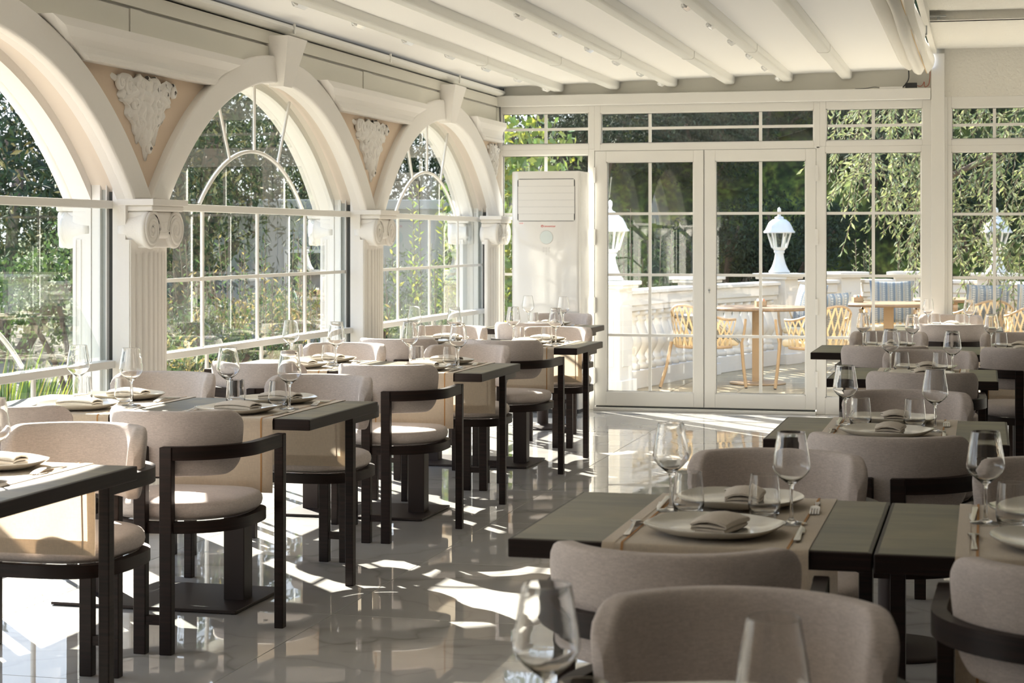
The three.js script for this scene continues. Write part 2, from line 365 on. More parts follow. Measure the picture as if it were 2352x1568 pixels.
    const parts = [bx(xs[0], xs[1] - 0.035, 1.405, 1.537, -0.17, 0.17, 0.02), bx(xs[0], xs[1] - 0.055, 1.36, 1.42, -0.15, 0.15, 0.01)];
    for (const s of [-1, 1]) { const v = volute(len, f); v.translate(f > 0 ? -0.04 : -0.11, 1.447, s * 0.132); parts.push(v); parts.push(new THREE.CylinderGeometry(0.072, 0.072, 0.006, 32).rotateZ(Math.PI / 2).translate(f > 0 ? 0.1085 : -0.1085, 1.447, s * 0.132)); }
    obj('volutes', parts, M.plaster, c);
    const fx = f > 0 ? 0.1105 : -0.1105;
    const rel = [];
    for (const s of [-1, 1]) { const v = spiral(s); v.translate(fx, 1.447, s * 0.132); rel.push(v); rel.push(new THREE.SphereGeometry(0.016, 12, 8).scale(0.6, 1, 1).translate(fx, 1.447, s * 0.132)); }
    for (const dy of [0, -0.05]) rel.push(tube([-1, -0.5, 0, 0.5, 1].map((t) => new THREE.Vector3(fx - f * 0.006, 1.505 + dy - 0.022 * (1 - t * t), t * 0.10)), 0.007, 20, 6));
    for (const t of [-0.05, 0, 0.05]) rel.push(new THREE.SphereGeometry(0.02, 10, 8).scale(0.5, 1.1, 0.8).translate(fx - f * 0.008, 1.468, t));
    obj('scroll_relief', rel, M.plaster, c);
  };
  for (const p of PIERS.slice(1, 4)) { pilaster(p, true); pilaster(p, false); }
  pilaster(14.83, true); pilaster(15.0, false);
  // plaster foliage on the spandrels
  const relief = (D) => {
    const gs = [], x = XL + 0.004;
    const leafAt = (dx, dy, ang, len, wid, th) => {
      const g = surf(14, 8, (u, v) => {
        const w = wid * Math.sin(Math.PI * Math.min(1, 0.12 + u * 0.88)) * (1 + 0.16 * Math.sin(u * 22)), s = (v - 0.5) * 2;
        const h = th * Math.sin(Math.PI * (0.1 + 0.85 * u)) * (0.35 + 0.65 * (1 - s * s)) + 0.004 * Math.cos(s * 7) * (1 - Math.abs(s));
        const px = s * w, py = -u * len;
        return [Math.abs(s) > 0.99 ? 0 : h, dy + py * Math.cos(ang) + px * Math.sin(ang), -(dx + px * Math.cos(ang) - py * Math.sin(ang))];
      });
      gs.push(g.translate(x, 0, 0));
    };
    const curl = (dx, dy, r, flip) => { const p = []; for (let k = 0; k <= 30; k++) { const a = k / 30 * 9, q = r * (1 - k / 34); p.push(new THREE.Vector3(x + 0.012 + 0.012 * k / 30, dy + q * Math.cos(a), -(dx + flip * q * Math.sin(a)))); } gs.push(tube(p, 0.014, 60, 6)); gs.push(new THREE.SphereGeometry(r * 0.8, 14, 10).scale(0.5, 1, 1).translate(x + 0.014, dy, -dx)); };
    for (const [dx, a, l, w] of [[0, 0, 0.34, 0.07], [-0.06, -0.25, 0.27, 0.055], [0.06, 0.25, 0.27, 0.055], [-0.12, -0.6, 0.19, 0.05], [0.12, 0.6, 0.19, 0.05], [-0.1, -1.3, 0.24, 0.045], [0.1, 1.3, 0.24, 0.045], [-0.05, -2.0, 0.12, 0.04], [0.05, 2.0, 0.12, 0.04]]) leafAt(dx * 0.5, 2.12, a, l, w, 0.035);
    for (const s of [-1, 1]) { curl(s * 0.08, 2.135, 0.048, s); curl(s * 0.20, 2.12, 0.042, s); curl(s * 0.29, 2.135, 0.030, s); curl(s * 0.14, 2.05, 0.036, -s); curl(s * 0.085, 1.965, 0.03, s); }
    curl(0, 2.13, 0.05, 1); curl(0.01, 1.845, 0.026, 1);
    for (let k = 0; k < 26; k++) { const t = rnd(), w = 0.27 * Math.pow(1 - t, 0.8), dx = rr(-w, w); gs.push(new THREE.IcosahedronGeometry(rr(0.014, 0.030), 2).scale(0.7, 1, 1).translate(x + 0.006, 2.15 - t * 0.28, -dx)); }
    gs.push(surf(40, 24, (u, v) => {
      const w = (0.335 * Math.pow(1 - v, 0.75) + 0.012) * (1 + 0.10 * Math.sin(v * 26)), q = 2 * u - 1, ed = Math.pow(Math.max(0, 1 - q * q), 0.35) * Math.sin(Math.PI * Math.min(1, v * 1.1 + 0.06)) ** 0.4;
      const dx = q * w, y = 2.165 - 0.33 * v + 0.022 * Math.abs(Math.sin(q * 7)) * (1 - v);
      const rib = 0.010 * Math.cos(q * 22 + v * 4) + 0.008 * Math.sin(v * 30 + q * q * 9) + 0.010 * fbm(u * 9, v * 9, 64, 3, 7);
      return [x + ed * (0.020 + 0.016 * (1 - Math.abs(q)) + rib), y, -dx];
    }));
    const g = obj('relief_ornament', gs, M.plaster, wl);
    g.position.z = -D;
  };
  for (const p of PIERS.slice(1, 4)) relief(p);
  { const g = wl.children.filter((c) => c.name === 'relief_ornament')[0]; const c = g.clone(); c.position.z = -14.86; c.scale.set(1, 1, 0.45); wl.add(c); }
}
// ---- arched windows: counterweighted sashes between the two leaves of the arcade
BAYS.forEach((c, k) => {
  const w = structure('window_' + (k + 1));
  const d0 = c - HS - 0.045, d1 = c + HS + 0.045;
  // jamb posts with dark tracks
  for (const [d, s] of [[d0, 1], [d1, -1]]) {
    const lo = (a, b) => [Math.min(d + s * a, d + s * b), Math.max(d + s * a, d + s * b)];
    obj('jamb_post', [bx(-4.012, -3.99, 0, 2.0, ...lo(0, 0.045)), bx(-4.05, -4.045, 0, 2.0, ...lo(0, 0.04)), bx(-4.122, -4.08, 0, 2.0, ...lo(0, 0.04))], M.alu, w);
    obj('track', [bx(-4.045, -4.012, 0, 2.0, ...lo(0, 0.012))], M.track, w);
    obj('seal', [bx(-4.08, -4.05, 0, 2.0, ...lo(0, 0.02))], M.aluGrey, w);
  }
  const a = d0 + 0.02, b = d1 - 0.02, P = 0.004;
  obj('middle_rail', [bx(-4.060, -4.012, 1.547, 1.585, a, b, 0.004)], M.alu, w);
  obj('sill_rail', [bx(-4.070, -3.998, 0.790, 0.826, a - 0.02, b + 0.02, 0.004)], M.alu, w);
  obj('bottom_rail', [bx(-4.060, -4.012, 0.02, 0.075, a, b, 0.004), bx(-4.12, -3.95, -0.01, 0.02, d0, d1)], M.alu, w);
  for (const t of [-0.775, 0, 0.775]) {
    if (k !== 1) obj('muntin', [bx(-4.056, -4.042, 0.826, 1.547, c + t - 0.011, c + t + 0.011)], M.alu, w);
    obj('muntin', [bx(-4.030, -4.016, 0.075, 0.79, c + t - 0.011, c + t + 0.011)], M.alu, w);
  }
  if (k !== 1) obj('muntin', [bx(-4.054, -4.044, 1.180, 1.200, a, b)], M.alu, w);
  obj('pane', [bx(-4.050, -4.049, 0.82, 1.55, a, b)], M.glass, w);
  obj('pane', [bx(-4.024, -4.023, 0.07, 0.795, a, b)], M.glass, w);
  // arched light: curved glazing bar and three spokes; in the second bay this sash is let down behind the lower one
  const dy = k === 1 ? -0.745 : 0, ax = k === 1 ? -4.078 : -4.066;
  const s = new THREE.Shape(), r = RI + 0.03, a0 = Math.acos((1.585 - CY) / r);
  for (let q = 0; q <= 40; q++) { const t = -a0 + 2 * a0 * q / 40; s[q ? 'lineTo' : 'moveTo'](c + r * Math.sin(t), CY + r * Math.cos(t)); }
  obj('pane', [toWall(new THREE.ExtrudeGeometry(s, { depth: 0.001, bevelEnabled: false }), ax - 0.006).translate(0, dy, 0)], M.glass, w);
  const ar = 1.11, ac = 1.904 - ar, arc = [];
  for (let q = 0; q <= 30; q++) { const t = -0.775 + 1.55 * q / 30; arc.push(V(ax, dy + ac + Math.sqrt(ar * ar - t * t), c + t)); }
  obj('curved_muntin', [tube(arc, 0.011, 60, 6)], M.alu, w);
  for (const [t0, t1] of [[0, 0], [-0.36, -0.56], [0.36, 0.56]]) {
    const y0 = dy + ac + Math.sqrt(ar * ar - t0 * t0), y1 = dy + CY + Math.sqrt(RI * RI - t1 * t1) + (k === 1 ? 0.12 : 0.02);
    obj('spoke', [tube([V(ax, y0, c + t0), V(ax, (y0 + y1) / 2, c + (t0 + t1) / 2), V(ax, y1, c + t1)], 0.0085, 6, 6)], M.alu, w);
  }
});
// ---- glazed end wall
{
  const F0 = DB - 0.03, F1 = DB + 0.045;      // frame faces
  const wb = structure('wall_back');
  obj('head_beam', [bx(-3.93, -0.405, 2.504, 2.592, DB - 0.10, DB + 0.06, 0.004)], M.alu, wb);
  obj('fascia', [bx(-4.0, 0.0, 2.58, 2.95, DB - 0.02, DB + 0.08)], M.fascia, wb);
  obj('plaster_panel', [bx(-0.30, XR, 2.522, 2.93, DB - 0.03, DB + 0.08)], M.roughPlaster, wb);
  obj('corner_post', [bx(-0.402, -0.300, 0, 2.86, DB - 0.09, DB + 0.06, 0.004)], M.alu, wb);
  obj('post_cover', [bx(-0.300, -0.278, 0, 2.52, DB - 0.05, DB + 0.03)], M.alu, wb);
  obj('end_post', [bx(-3.975, -3.935, 0, 2.51, DB - 0.03, DB + 0.05)], M.alu, wb);
  obj('threshold', [bx(-3.11, -1.30, 0, 0.022, DB - 0.09, DB + 0.12, 0.004)], M.alu, wb);
  obj('threshold_track', [bx(-3.10, -1.31, 0.0, 0.034, DB - 0.02, DB + 0.02)], M.track, wb);
  let wn = 4;
  // a fixed light: outer frame, bead, pane and flat glazing bars
  const light = (x0, x1, y0, y1, fr, vbars, hbars, name) => {
    const w = structure(name ?? 'window_' + (++wn));
    const [fl, frr, fb, ft] = fr;
    obj('frame', [bx(x0, x0 + fl, y0, y1, F0, F1, 0.003), bx(x1 - frr, x1, y0, y1, F0, F1, 0.003), bx(x0 + fl, x1 - frr, y0, y0 + fb, F0, F1, 0.003), bx(x0 + fl, x1 - frr, y1 - ft, y1, F0, F1, 0.003)], M.alu, w);
    const gx0 = x0 + fl, gx1 = x1 - frr, gy0 = y0 + fb, gy1 = y1 - ft, e = 0.008;
    obj('glazing_bead', [bx(gx0, gx0 + e, gy0, gy1, F0 + 0.012, F1 - 0.02), bx(gx1 - e, gx1, gy0, gy1, F0 + 0.012, F1 - 0.02), bx(gx0, gx1, gy0, gy0 + e, F0 + 0.012, F1 - 0.02), bx(gx0, gx1, gy1 - e, gy1, F0 + 0.012, F1 - 0.02)], M.alu, w);
    obj('gasket', [bx(gx0 + e, gx0 + e + 0.003, gy0 + e, gy1 - e, F0 + 0.02, F0 + 0.03), bx(gx0 + e, gx1 - e, gy1 - e - 0.003, gy1 - e, F0 + 0.02, F0 + 0.03), bx(gx0 + e, gx1 - e, gy0 + e, gy0 + e + 0.003, F0 + 0.02, F0 + 0.03)], M.black, w);
    obj('pane', [bx(gx0, gx1, gy0, gy1, DB - 0.0005, DB + 0.0005)], M.glass, w);
    for (const v of vbars) obj('muntin', [bx(v - 0.012, v + 0.012, gy0, gy1, DB - 0.008, DB + 0.008)], M.alu, w);
    for (const h of hbars) obj('muntin', [bx(gx0, gx1, h - 0.011, h + 0.011, DB - 0.007, DB + 0.007)], M.alu, w);
    return w;
  };
  light(-3.935, -3.111, 2.145, 2.504, [0.037, 0.048, 0.04, 0.055], [-3.528], [2.314]);        // over the air conditioner
  light(-3.935, -3.111, 0.0, 2.145, [0.037, 0.048, 0.14, 0.045], [-3.528], [1.61, 1.11, 0.615]);
  light(-3.111, -1.272, 2.13, 2.504, [0.048, 0.048, 0.055, 0.063], [-2.652, -1.748], [2.312]);   // above the doors
  light(-1.272, -0.402, 2.145, 2.504, [0.048, 0.068, 0.04, 0.06], [-0.853], [2.308]);
  light(-1.300, -0.402, 0.0, 2.145, [0.070, 0.078, 0.135, 0.048], [-0.853], [1.61, 1.11, 0.615]);
  for (const [x0, x1] of [[-0.278, 1.05], [1.05, 2.4], [2.4, XR]]) {
    const m = (x0 + x1) / 2, v = x0 < 0 ? [0.08, 0.56] : [m - 0.25, m + 0.25];
    light(x0, x1, 2.14, 2.522, [0.03, 0.05, 0.045, 0.085], v, [2.30]);
    light(x0, x1, 0.0, 2.14, [0.03, 0.05, 0.135, 0.05], v, [1.60, 1.10, 0.61]);
  }
  // French doors
  const leaf = (x0, x1, hinge, mid, n) => {
    const w = light(x0, x1, 0.036, 2.127, n === 1 ? [0.095, 0.082, 0.112, 0.088] : [0.088, 0.082, 0.112, 0.088], [mid], [1.612, 1.111, 0.615], 'door_' + n);
    for (const y of [1.93, 1.42, 0.86, 0.28]) obj('hinge', [bx(hinge - 0.012, hinge + 0.012, y - 0.065, y + 0.065, F0 - 0.016, F0 + 0.004, 0.004), bx(hinge - 0.013, hinge + 0.013, y - 0.002, y + 0.002, F0 - 0.017, F0)], M.alu, w);
    return w;
  };
  leaf(-3.107, -2.207, -3.112, -2.652, 1);
  const d2 = leaf(-2.201, -1.302, -1.297, -1.748, 2);
  obj('lock_plate', [new THREE.CylinderGeometry(0.016, 0.016, 0.006, 20).rotateX(Math.PI / 2).scale(0.75, 1.5, 1).translate(-2.160, 0.985, -(F0 - 0.002))], M.alu, d2);
  obj('lock_cylinder', [new THREE.CylinderGeometry(0.009, 0.009, 0.010, 16).rotateX(Math.PI / 2).translate(-2.160, 0.990, -(F0 - 0.004)), bx(-2.163, -2.157, 0.965, 0.99, F0 - 0.009, F0 - 0.001)], M.zinc, d2);
  obj('meeting_gap', [bx(-2.2065, -2.2015, 0.04, 2.125, DB - 0.01, DB + 0.01)], M.black, d2);
}
// ---- opposite wall and the wall behind the camera (outside the picture)
obj('wall_right', [bx(XR, XR + 0.2, -0.1, 3.4, DR - 0.2, DB + 0.1)], M.umber).userData.kind = 'structure';
obj('wall_front', [bx(-4.3, XR + 0.2, -0.1, 3.4, DR - 0.2, DR)], M.umber).userData.kind = 'structure';
// ---- ceiling: stretched canvas on tubes over the arcade side, plaster over the inner bay
const ceilY = (x) => 2.662 + (x + 3.93) * 0.0243;
{
  const ce = structure('ceiling');
  const x0 = -3.99, x1 = -0.40;
  const sh = surf(24, 60, (u, v) => { const x = x0 + (x1 - x0) * u, D = DR + (DB + 0.05 - DR) * v; const sag = 0.006 * Math.sin(u * 7.4 * Math.PI * 2 / 2) ** 2 + 0.004 * Math.sin(D * 1.7 + u * 3); return [x, ceilY(x) + sag, -D]; });
  obj('canvas', [uvMetres(sh)], M.canvas, ce);
  obj('eaves_board', [bx(-4.3, -3.97, 2.655, 2.70, DR - 0.2, DB + 0.08)], M.plaster, ce);
  obj('plaster_ceiling', [bx(-0.36, XR, 2.90, 3.02, 13.1, DB + 0.08)], M.roughPlaster, ce);
  obj('plaster_riser', [bx(-0.36, XR, 2.90, 3.10, 13.06, 13.16)], M.roughPlaster, ce);
  obj('plaster_ceiling', [bx(-0.36, XR + 0.2, 2.962, 3.10, DR - 0.2, 13.1)], M.roughPlaster, ce);
  obj('side_board', [bx(-0.40, -0.36, 2.86, 3.05, DR, DB - 0.05)], M.roughPlaster, ce);
  // canvas tubes
  const bs = new THREE.Shape(); bs.moveTo(-0.045, 0.02); bs.lineTo(-0.045, -0.022); bs.absarc(-0.023, -0.022, 0.022, Math.PI, 1.5 * Math.PI); bs.absarc(0.023, -0.022, 0.022, 1.5 * Math.PI, 2 * Math.PI); bs.lineTo(0.045, 0.02);
  const L = DB - 0.06 - DR, bg = uvMetres(toCreasedNormals(new THREE.ExtrudeGeometry(bs, { depth: L, bevelThickness: 0.018, bevelSize: 0.012, bevelOffset: -0.012, bevelSegments: 3, curveSegments: 8 }), 0.7));
  const clipG = joined([new RoundedBoxGeometry(0.046, 0.022, 0.17, 2, 0.006), new THREE.BoxGeometry(0.03, 0.006, 0.19).translate(0, 0.009, 0.004), new THREE.ConeGeometry(0.02, 0.05, 4).rotateX(Math.PI / 2).translate(0, 0, 0.105)]);
  const collarG = joined([(() => { const q = new THREE.ExtrudeGeometry(bs, { depth: 0.03, bevelEnabled: false, curveSegments: 8 }); q.scale(1.05, 1.05, 1); return toCreasedNormals(q, 0.7); })()]);
  [-3.41, -2.94, -2.463, -1.994, -1.529, -1.062].forEach((x, k) => {
    const b = obj('canvas_tube', bg, M.beam, ce); b.position.set(x, ceilY(x) - 0.012, -(DB - 0.05));
    for (const D of [8.0 + k * 0.3, 12.6 + (k % 2) * 0.25]) { const c = obj('tube_collar', collarG, M.beam, ce); c.position.set(x, ceilY(x) - 0.012, -D); }
    if (k % 2 === 0) for (let n = 0; n < 12; n++) { const c = obj('light_clip', clipG, M.clip, ce); c.position.set(x - 0.040, ceilY(x) - 0.050, -(14.74 - 0.935 * n)); c.rotation.z = 0.5; }
  });
  // gathered canvas edge and hanging valance along the inner bay
  const roll = surf(60, 40, (u, v) => {
    const D = 14.93 - u * (14.93 - DR), t = v * Math.PI * 2, end = Math.min(1, u * 26 + 0.12);
    const r = (0.050 + 0.010 * Math.sin(3 * t + 0.6)) * Math.sqrt(end) * (1 + 0.10 * Math.sin(D * 2.3));
    return [-0.485 + 0.9 * r * Math.cos(t) + 0.01 * Math.sin(D * 1.3), 2.715 + r * Math.sin(t), -D];
  });
  const roll2 = surf(60, 24, (u, v) => {
    const D = 14.90 - u * (14.90 - DR), t = v * Math.PI * 2, end = Math.min(1, u * 22 + 0.1);
    const r = (0.042 + 0.007 * Math.sin(2 * t + 1.2)) * Math.sqrt(end);
    return [-0.565 + r * Math.cos(t), 2.735 + 0.8 * r * Math.sin(t), -D];
  });
  const val = surf(80, 12, (u, v) => {
    const D = 14.93 - u * (14.93 - DR), y = 2.70 + v * 0.19 + 0.02 * Math.sin(D * 2.1) * (1 - v), bulge = 0.03 * Math.sin(v * Math.PI) * (1 + 0.5 * Math.sin(D * 3.1));
    return [-0.425 + bulge + 0.02 * Math.exp(-u * 30) * v, y, -D];
  });
  obj('canvas_roll', [uvMetres(roll), uvMetres(roll2)], M.canvas, ce);
  obj('canvas_valance', [uvMetres(val)], M.canvas, ce);
  obj('piping_cord', [tube([14.9, 12, 9, 6, 3, 0, DR].map((D) => V(-0.437 + 0.006 * Math.sin(D), 2.70, D)), 0.003, 60, 6)], M.rope, ce);
}
tag(obj('support_bracket', [bx(-0.385, -0.376, 2.80, 2.93, 13.0, 13.05), bx(-0.385, -0.25, 2.92, 2.93, 13.0, 13.05), bx(-0.42, -0.38, 2.795, 2.803, 13.0, 13.05), new THREE.CylinderGeometry(0.012, 0.012, 0.03, 6).translate(-0.30, 2.915, -13.025)], M.zinc), 'galvanised angle bracket bolted to the plaster ceiling beside the gathered canvas', 'bracket');
{
  const w = structure('trim_1');
  obj('driver_strip', [bx(-0.80, -0.62, 2.592, 2.606, DB - 0.095, DB - 0.06, 0.002)], M.alu, w);
  tag(obj('power_adapter', [bx(-0.60, -0.51, 2.594, 2.634, DB - 0.095, DB - 0.05, 0.004)], M.black), 'small black power adapter lying on the beam above the garden window', 'adapter');
  tag(obj('cable', [tube([V(-0.62, 2.60, DB - 0.08), V(-0.605, 2.615, DB - 0.09), V(-0.59, 2.635, DB - 0.08), V(-0.575, 2.67, DB - 0.07), V(-0.575, 2.74, DB - 0.06)], 0.005, 30, 6)], M.black), 'black cable dropping from the canvas ceiling to the power adapter', 'cable');
  tag(obj('cable', [tube([V(-0.51, 2.61, DB - 0.08), V(-0.48, 2.605, DB - 0.09), V(-0.462, 2.625, DB - 0.08), V(-0.455, 2.64, DB - 0.09), V(-0.45, 2.60, DB - 0.085), V(-0.425, 2.61, DB - 0.095), V(-0.412, 2.66, DB - 0.095), V(-0.41, 2.72, DB - 0.09)], 0.003, 60, 6)], M.cableRed), 'thin red brown wire looping up beside the corner post', 'cable');
  tag(obj('cable', [tube([V(-0.99, 2.594, DB - 0.08), V(-0.9, 2.597, DB - 0.085), V(-0.84, 2.606, DB - 0.08), V(-0.80, 2.60, DB - 0.08)], 0.003, 30, 6)], M.cable), 'short grey wire running along the beam into the white driver strip', 'cable');
  tag(obj('cable', [tube([V(-3.88, 2.655, DB - 0.06), V(-3.875, 2.62, DB - 0.08), V(-3.90, 2.59, DB - 0.085), V(-3.905, 2.50, DB - 0.07), V(-3.90, 2.40, DB - 0.08), V(-3.895, 2.36, DB - 0.09)], 0.006, 50, 6)], M.cable), 'grey cable hanging in the corner above the air conditioner', 'cable');
}
// ================================================================ FURNITURE
// ---- armchair: two bent side frames, a drum seat and a wrapped back pad; it faces -z
function makeChair() {
  const t = new THREE.Group(); t.name = 'armchair';
  const AX = 0.268, AZ = 0.262, ZF = -0.24, RX = 0.047;
  for (const s of [-1, 1]) {
    obj('front_leg', [uvMetres(new RoundedBoxGeometry(0.034, 0.70, 0.036, 2, 0.003).translate(s * AX, 0.35, ZF))], M.wood, t);
    obj('rear_leg', [uvMetres(new RoundedBoxGeometry(0.044, 0.70, 0.034, 2, 0.003).translate(s * RX, 0.35, AZ - 0.003))], M.wood, t);
    const p = [new THREE.Vector3(s * AX, 0.678, ZF - 0.016)];
    for (let k = 0; k <= 5; k++) p.push(new THREE.Vector3(s * AX, 0.678, ZF + 0.02 + k * (-ZF - 0.02) / 5));
    const tEnd = Math.acos(0.03 / AX);
    for (let k = 1; k <= 18; k++) { const a = tEnd * k / 18; p.push(new THREE.Vector3(s * AX * Math.cos(a), 0.678, AZ * Math.sin(a))); }
    obj('arm', [sweepBar(p, 0.030, 0.046)], M.wood, t);
  }
  obj('stretcher', [uvMetres(new THREE.BoxGeometry(0.06, 0.03, 0.026).translate(0, 0.115, AZ - 0.003))], M.wood, t);
  const plan = (a, kx, kz) => { const c = Math.cos(a), s = Math.sin(a), n = s < 0 ? 3.6 : 2.25; const r = Math.pow(Math.pow(Math.abs(c), n) + Math.pow(Math.abs(s), n), -1 / n); return [kx * r * c, kz * r * s]; };
  const ring = []; for (let k = 0; k < 64; k++) { const [x, z] = plan(k / 64 * Math.PI * 2, 0.243, 0.246); ring.push(new THREE.Vector3(x, 0.426, z)); }
  obj('seat_frame', [sweepBar(ring, 0.032, 0.038, true)], M.wood, t);
  const prof = [[0.05, 0.444], [0.86, 0.444], [0.94, 0.449], [0.985, 0.461], [1, 0.477], [0.992, 0.491], [0.962, 0.502], [0.90, 0.509], [0.75, 0.513], [0.45, 0.516], [0.001, 0.517]];
  obj('seat', [uvMetres(surf(64, prof.length - 1, (u, v) => { const q = prof[Math.round(v * (prof.length - 1))], [x, z] = plan(-u * Math.PI * 2, 0.246, 0.246); return [x * q[0], q[1], z * q[0] - 0.004]; }))], M.fabric, t);
  // back pad
  const HH = 0.112, TH = 0.027, rc = 0.088, phi = 1.42, Lh = 0.222 * phi;
  const g = surf(56, 40, (u, v) => {
    let w = 2 * u - 1; w = Math.sign(w) * Math.pow(Math.abs(w), 0.72);
    const a = w * phi, s = Lh * (1 - Math.abs(w)), e = Math.min(1, s / rc), hh = HH - rc + rc * Math.sqrt(1 - (1 - e) ** 2);
    const te = Math.min(1, s / 0.026), th = TH * Math.sqrt(Math.max(0, 1 - (1 - te) ** 2));
    const b = v * Math.PI * 2, cb = Math.cos(b), sb = Math.sin(b), n = 5;
    const rr2 = Math.pow(Math.pow(Math.abs(cb), n) + Math.pow(Math.abs(sb), n), -1 / n);
    const off = th * rr2 * cb, y = 0.706 + hh * rr2 * sb, lean = (y - 0.70) * 0.10;
    const R = 0.216 + off + lean;
    return [R * 1.02 * Math.sin(a), y, R * Math.cos(a) + 0.006];
  });
  obj('backrest', [uvMetres(g)], M.fabric, t);
  return t;
}
const chairProto = makeChair();
function chair(X, D, faceDoors, label, group, jig = 0) {
  const c = chairProto.clone(); c.name = numbered('armchair'); scene.add(c);
  c.position.set(X, 0, -D); c.rotation.y = (faceDoors ? 0 : Math.PI) + jig;
  return tag(c, label, 'armchair', group);
}
// ---- tables
const TH = 0.75, TW = 0.78;
function tableTop(parent, w) {
  obj('edge_frame', [uvMetres(new RoundedBoxGeometry(w, 0.040, TW, 2, 0.003).translate(0, TH - 0.021, 0))], M.wood, parent);
  obj('top_panel', [uvMetres(new RoundedBoxGeometry(w - 0.016, 0.006, TW - 0.016, 1, 0.001).translate(0, TH - 0.003, 0))], M.tableTop, parent);
}
function longTable(X, D, label) {
  const t = thing('dining_table', label, 'table', [X, 0, D], 0, 'long tables beside the arched windows');
  tableTop(t, 1.45);
  for (const s of [-1, 1]) obj('column', [uvMetres(new RoundedBoxGeometry(0.085, 0.70, 0.085, 2, 0.003).translate(s * 0.285, 0.36, 0))], M.metal, t);
  obj('support_bar', [bx(-0.6, 0.6, 0.688, 0.712, -0.04, 0.04)], M.metal, t);
  obj('base_plate', [uvMetres(new RoundedBoxGeometry(0.76, 0.012, 0.50, 2, 0.003).translate(0, 0.008, 0))], M.metal, t);
  return t;
}
function squareTable(X, D, label) {
  const t = thing('square_table', label, 'table', [X, 0, D], 0, 'square tables on round bases');
  tableTop(t, TW);
  obj('column', [cyl(0.042, 0.042, 0.70, 0.01, 24)], M.metal, t);
  obj('support_bar', [bx(-0.3, 0.3, 0.690, 0.712, -0.03, 0.03), bx(-0.03, 0.03, 0.690, 0.712, -0.3, 0.3)], M.metal, t);
  obj('base_plate', [lathe([[0.0001, 0.0], [0.225, 0.0], [0.228, 0.004], [0.226, 0.011], [0.20, 0.015], [0.06, 0.020], [0.045, 0.03]], 40)], M.metal, t);
  return t;
}
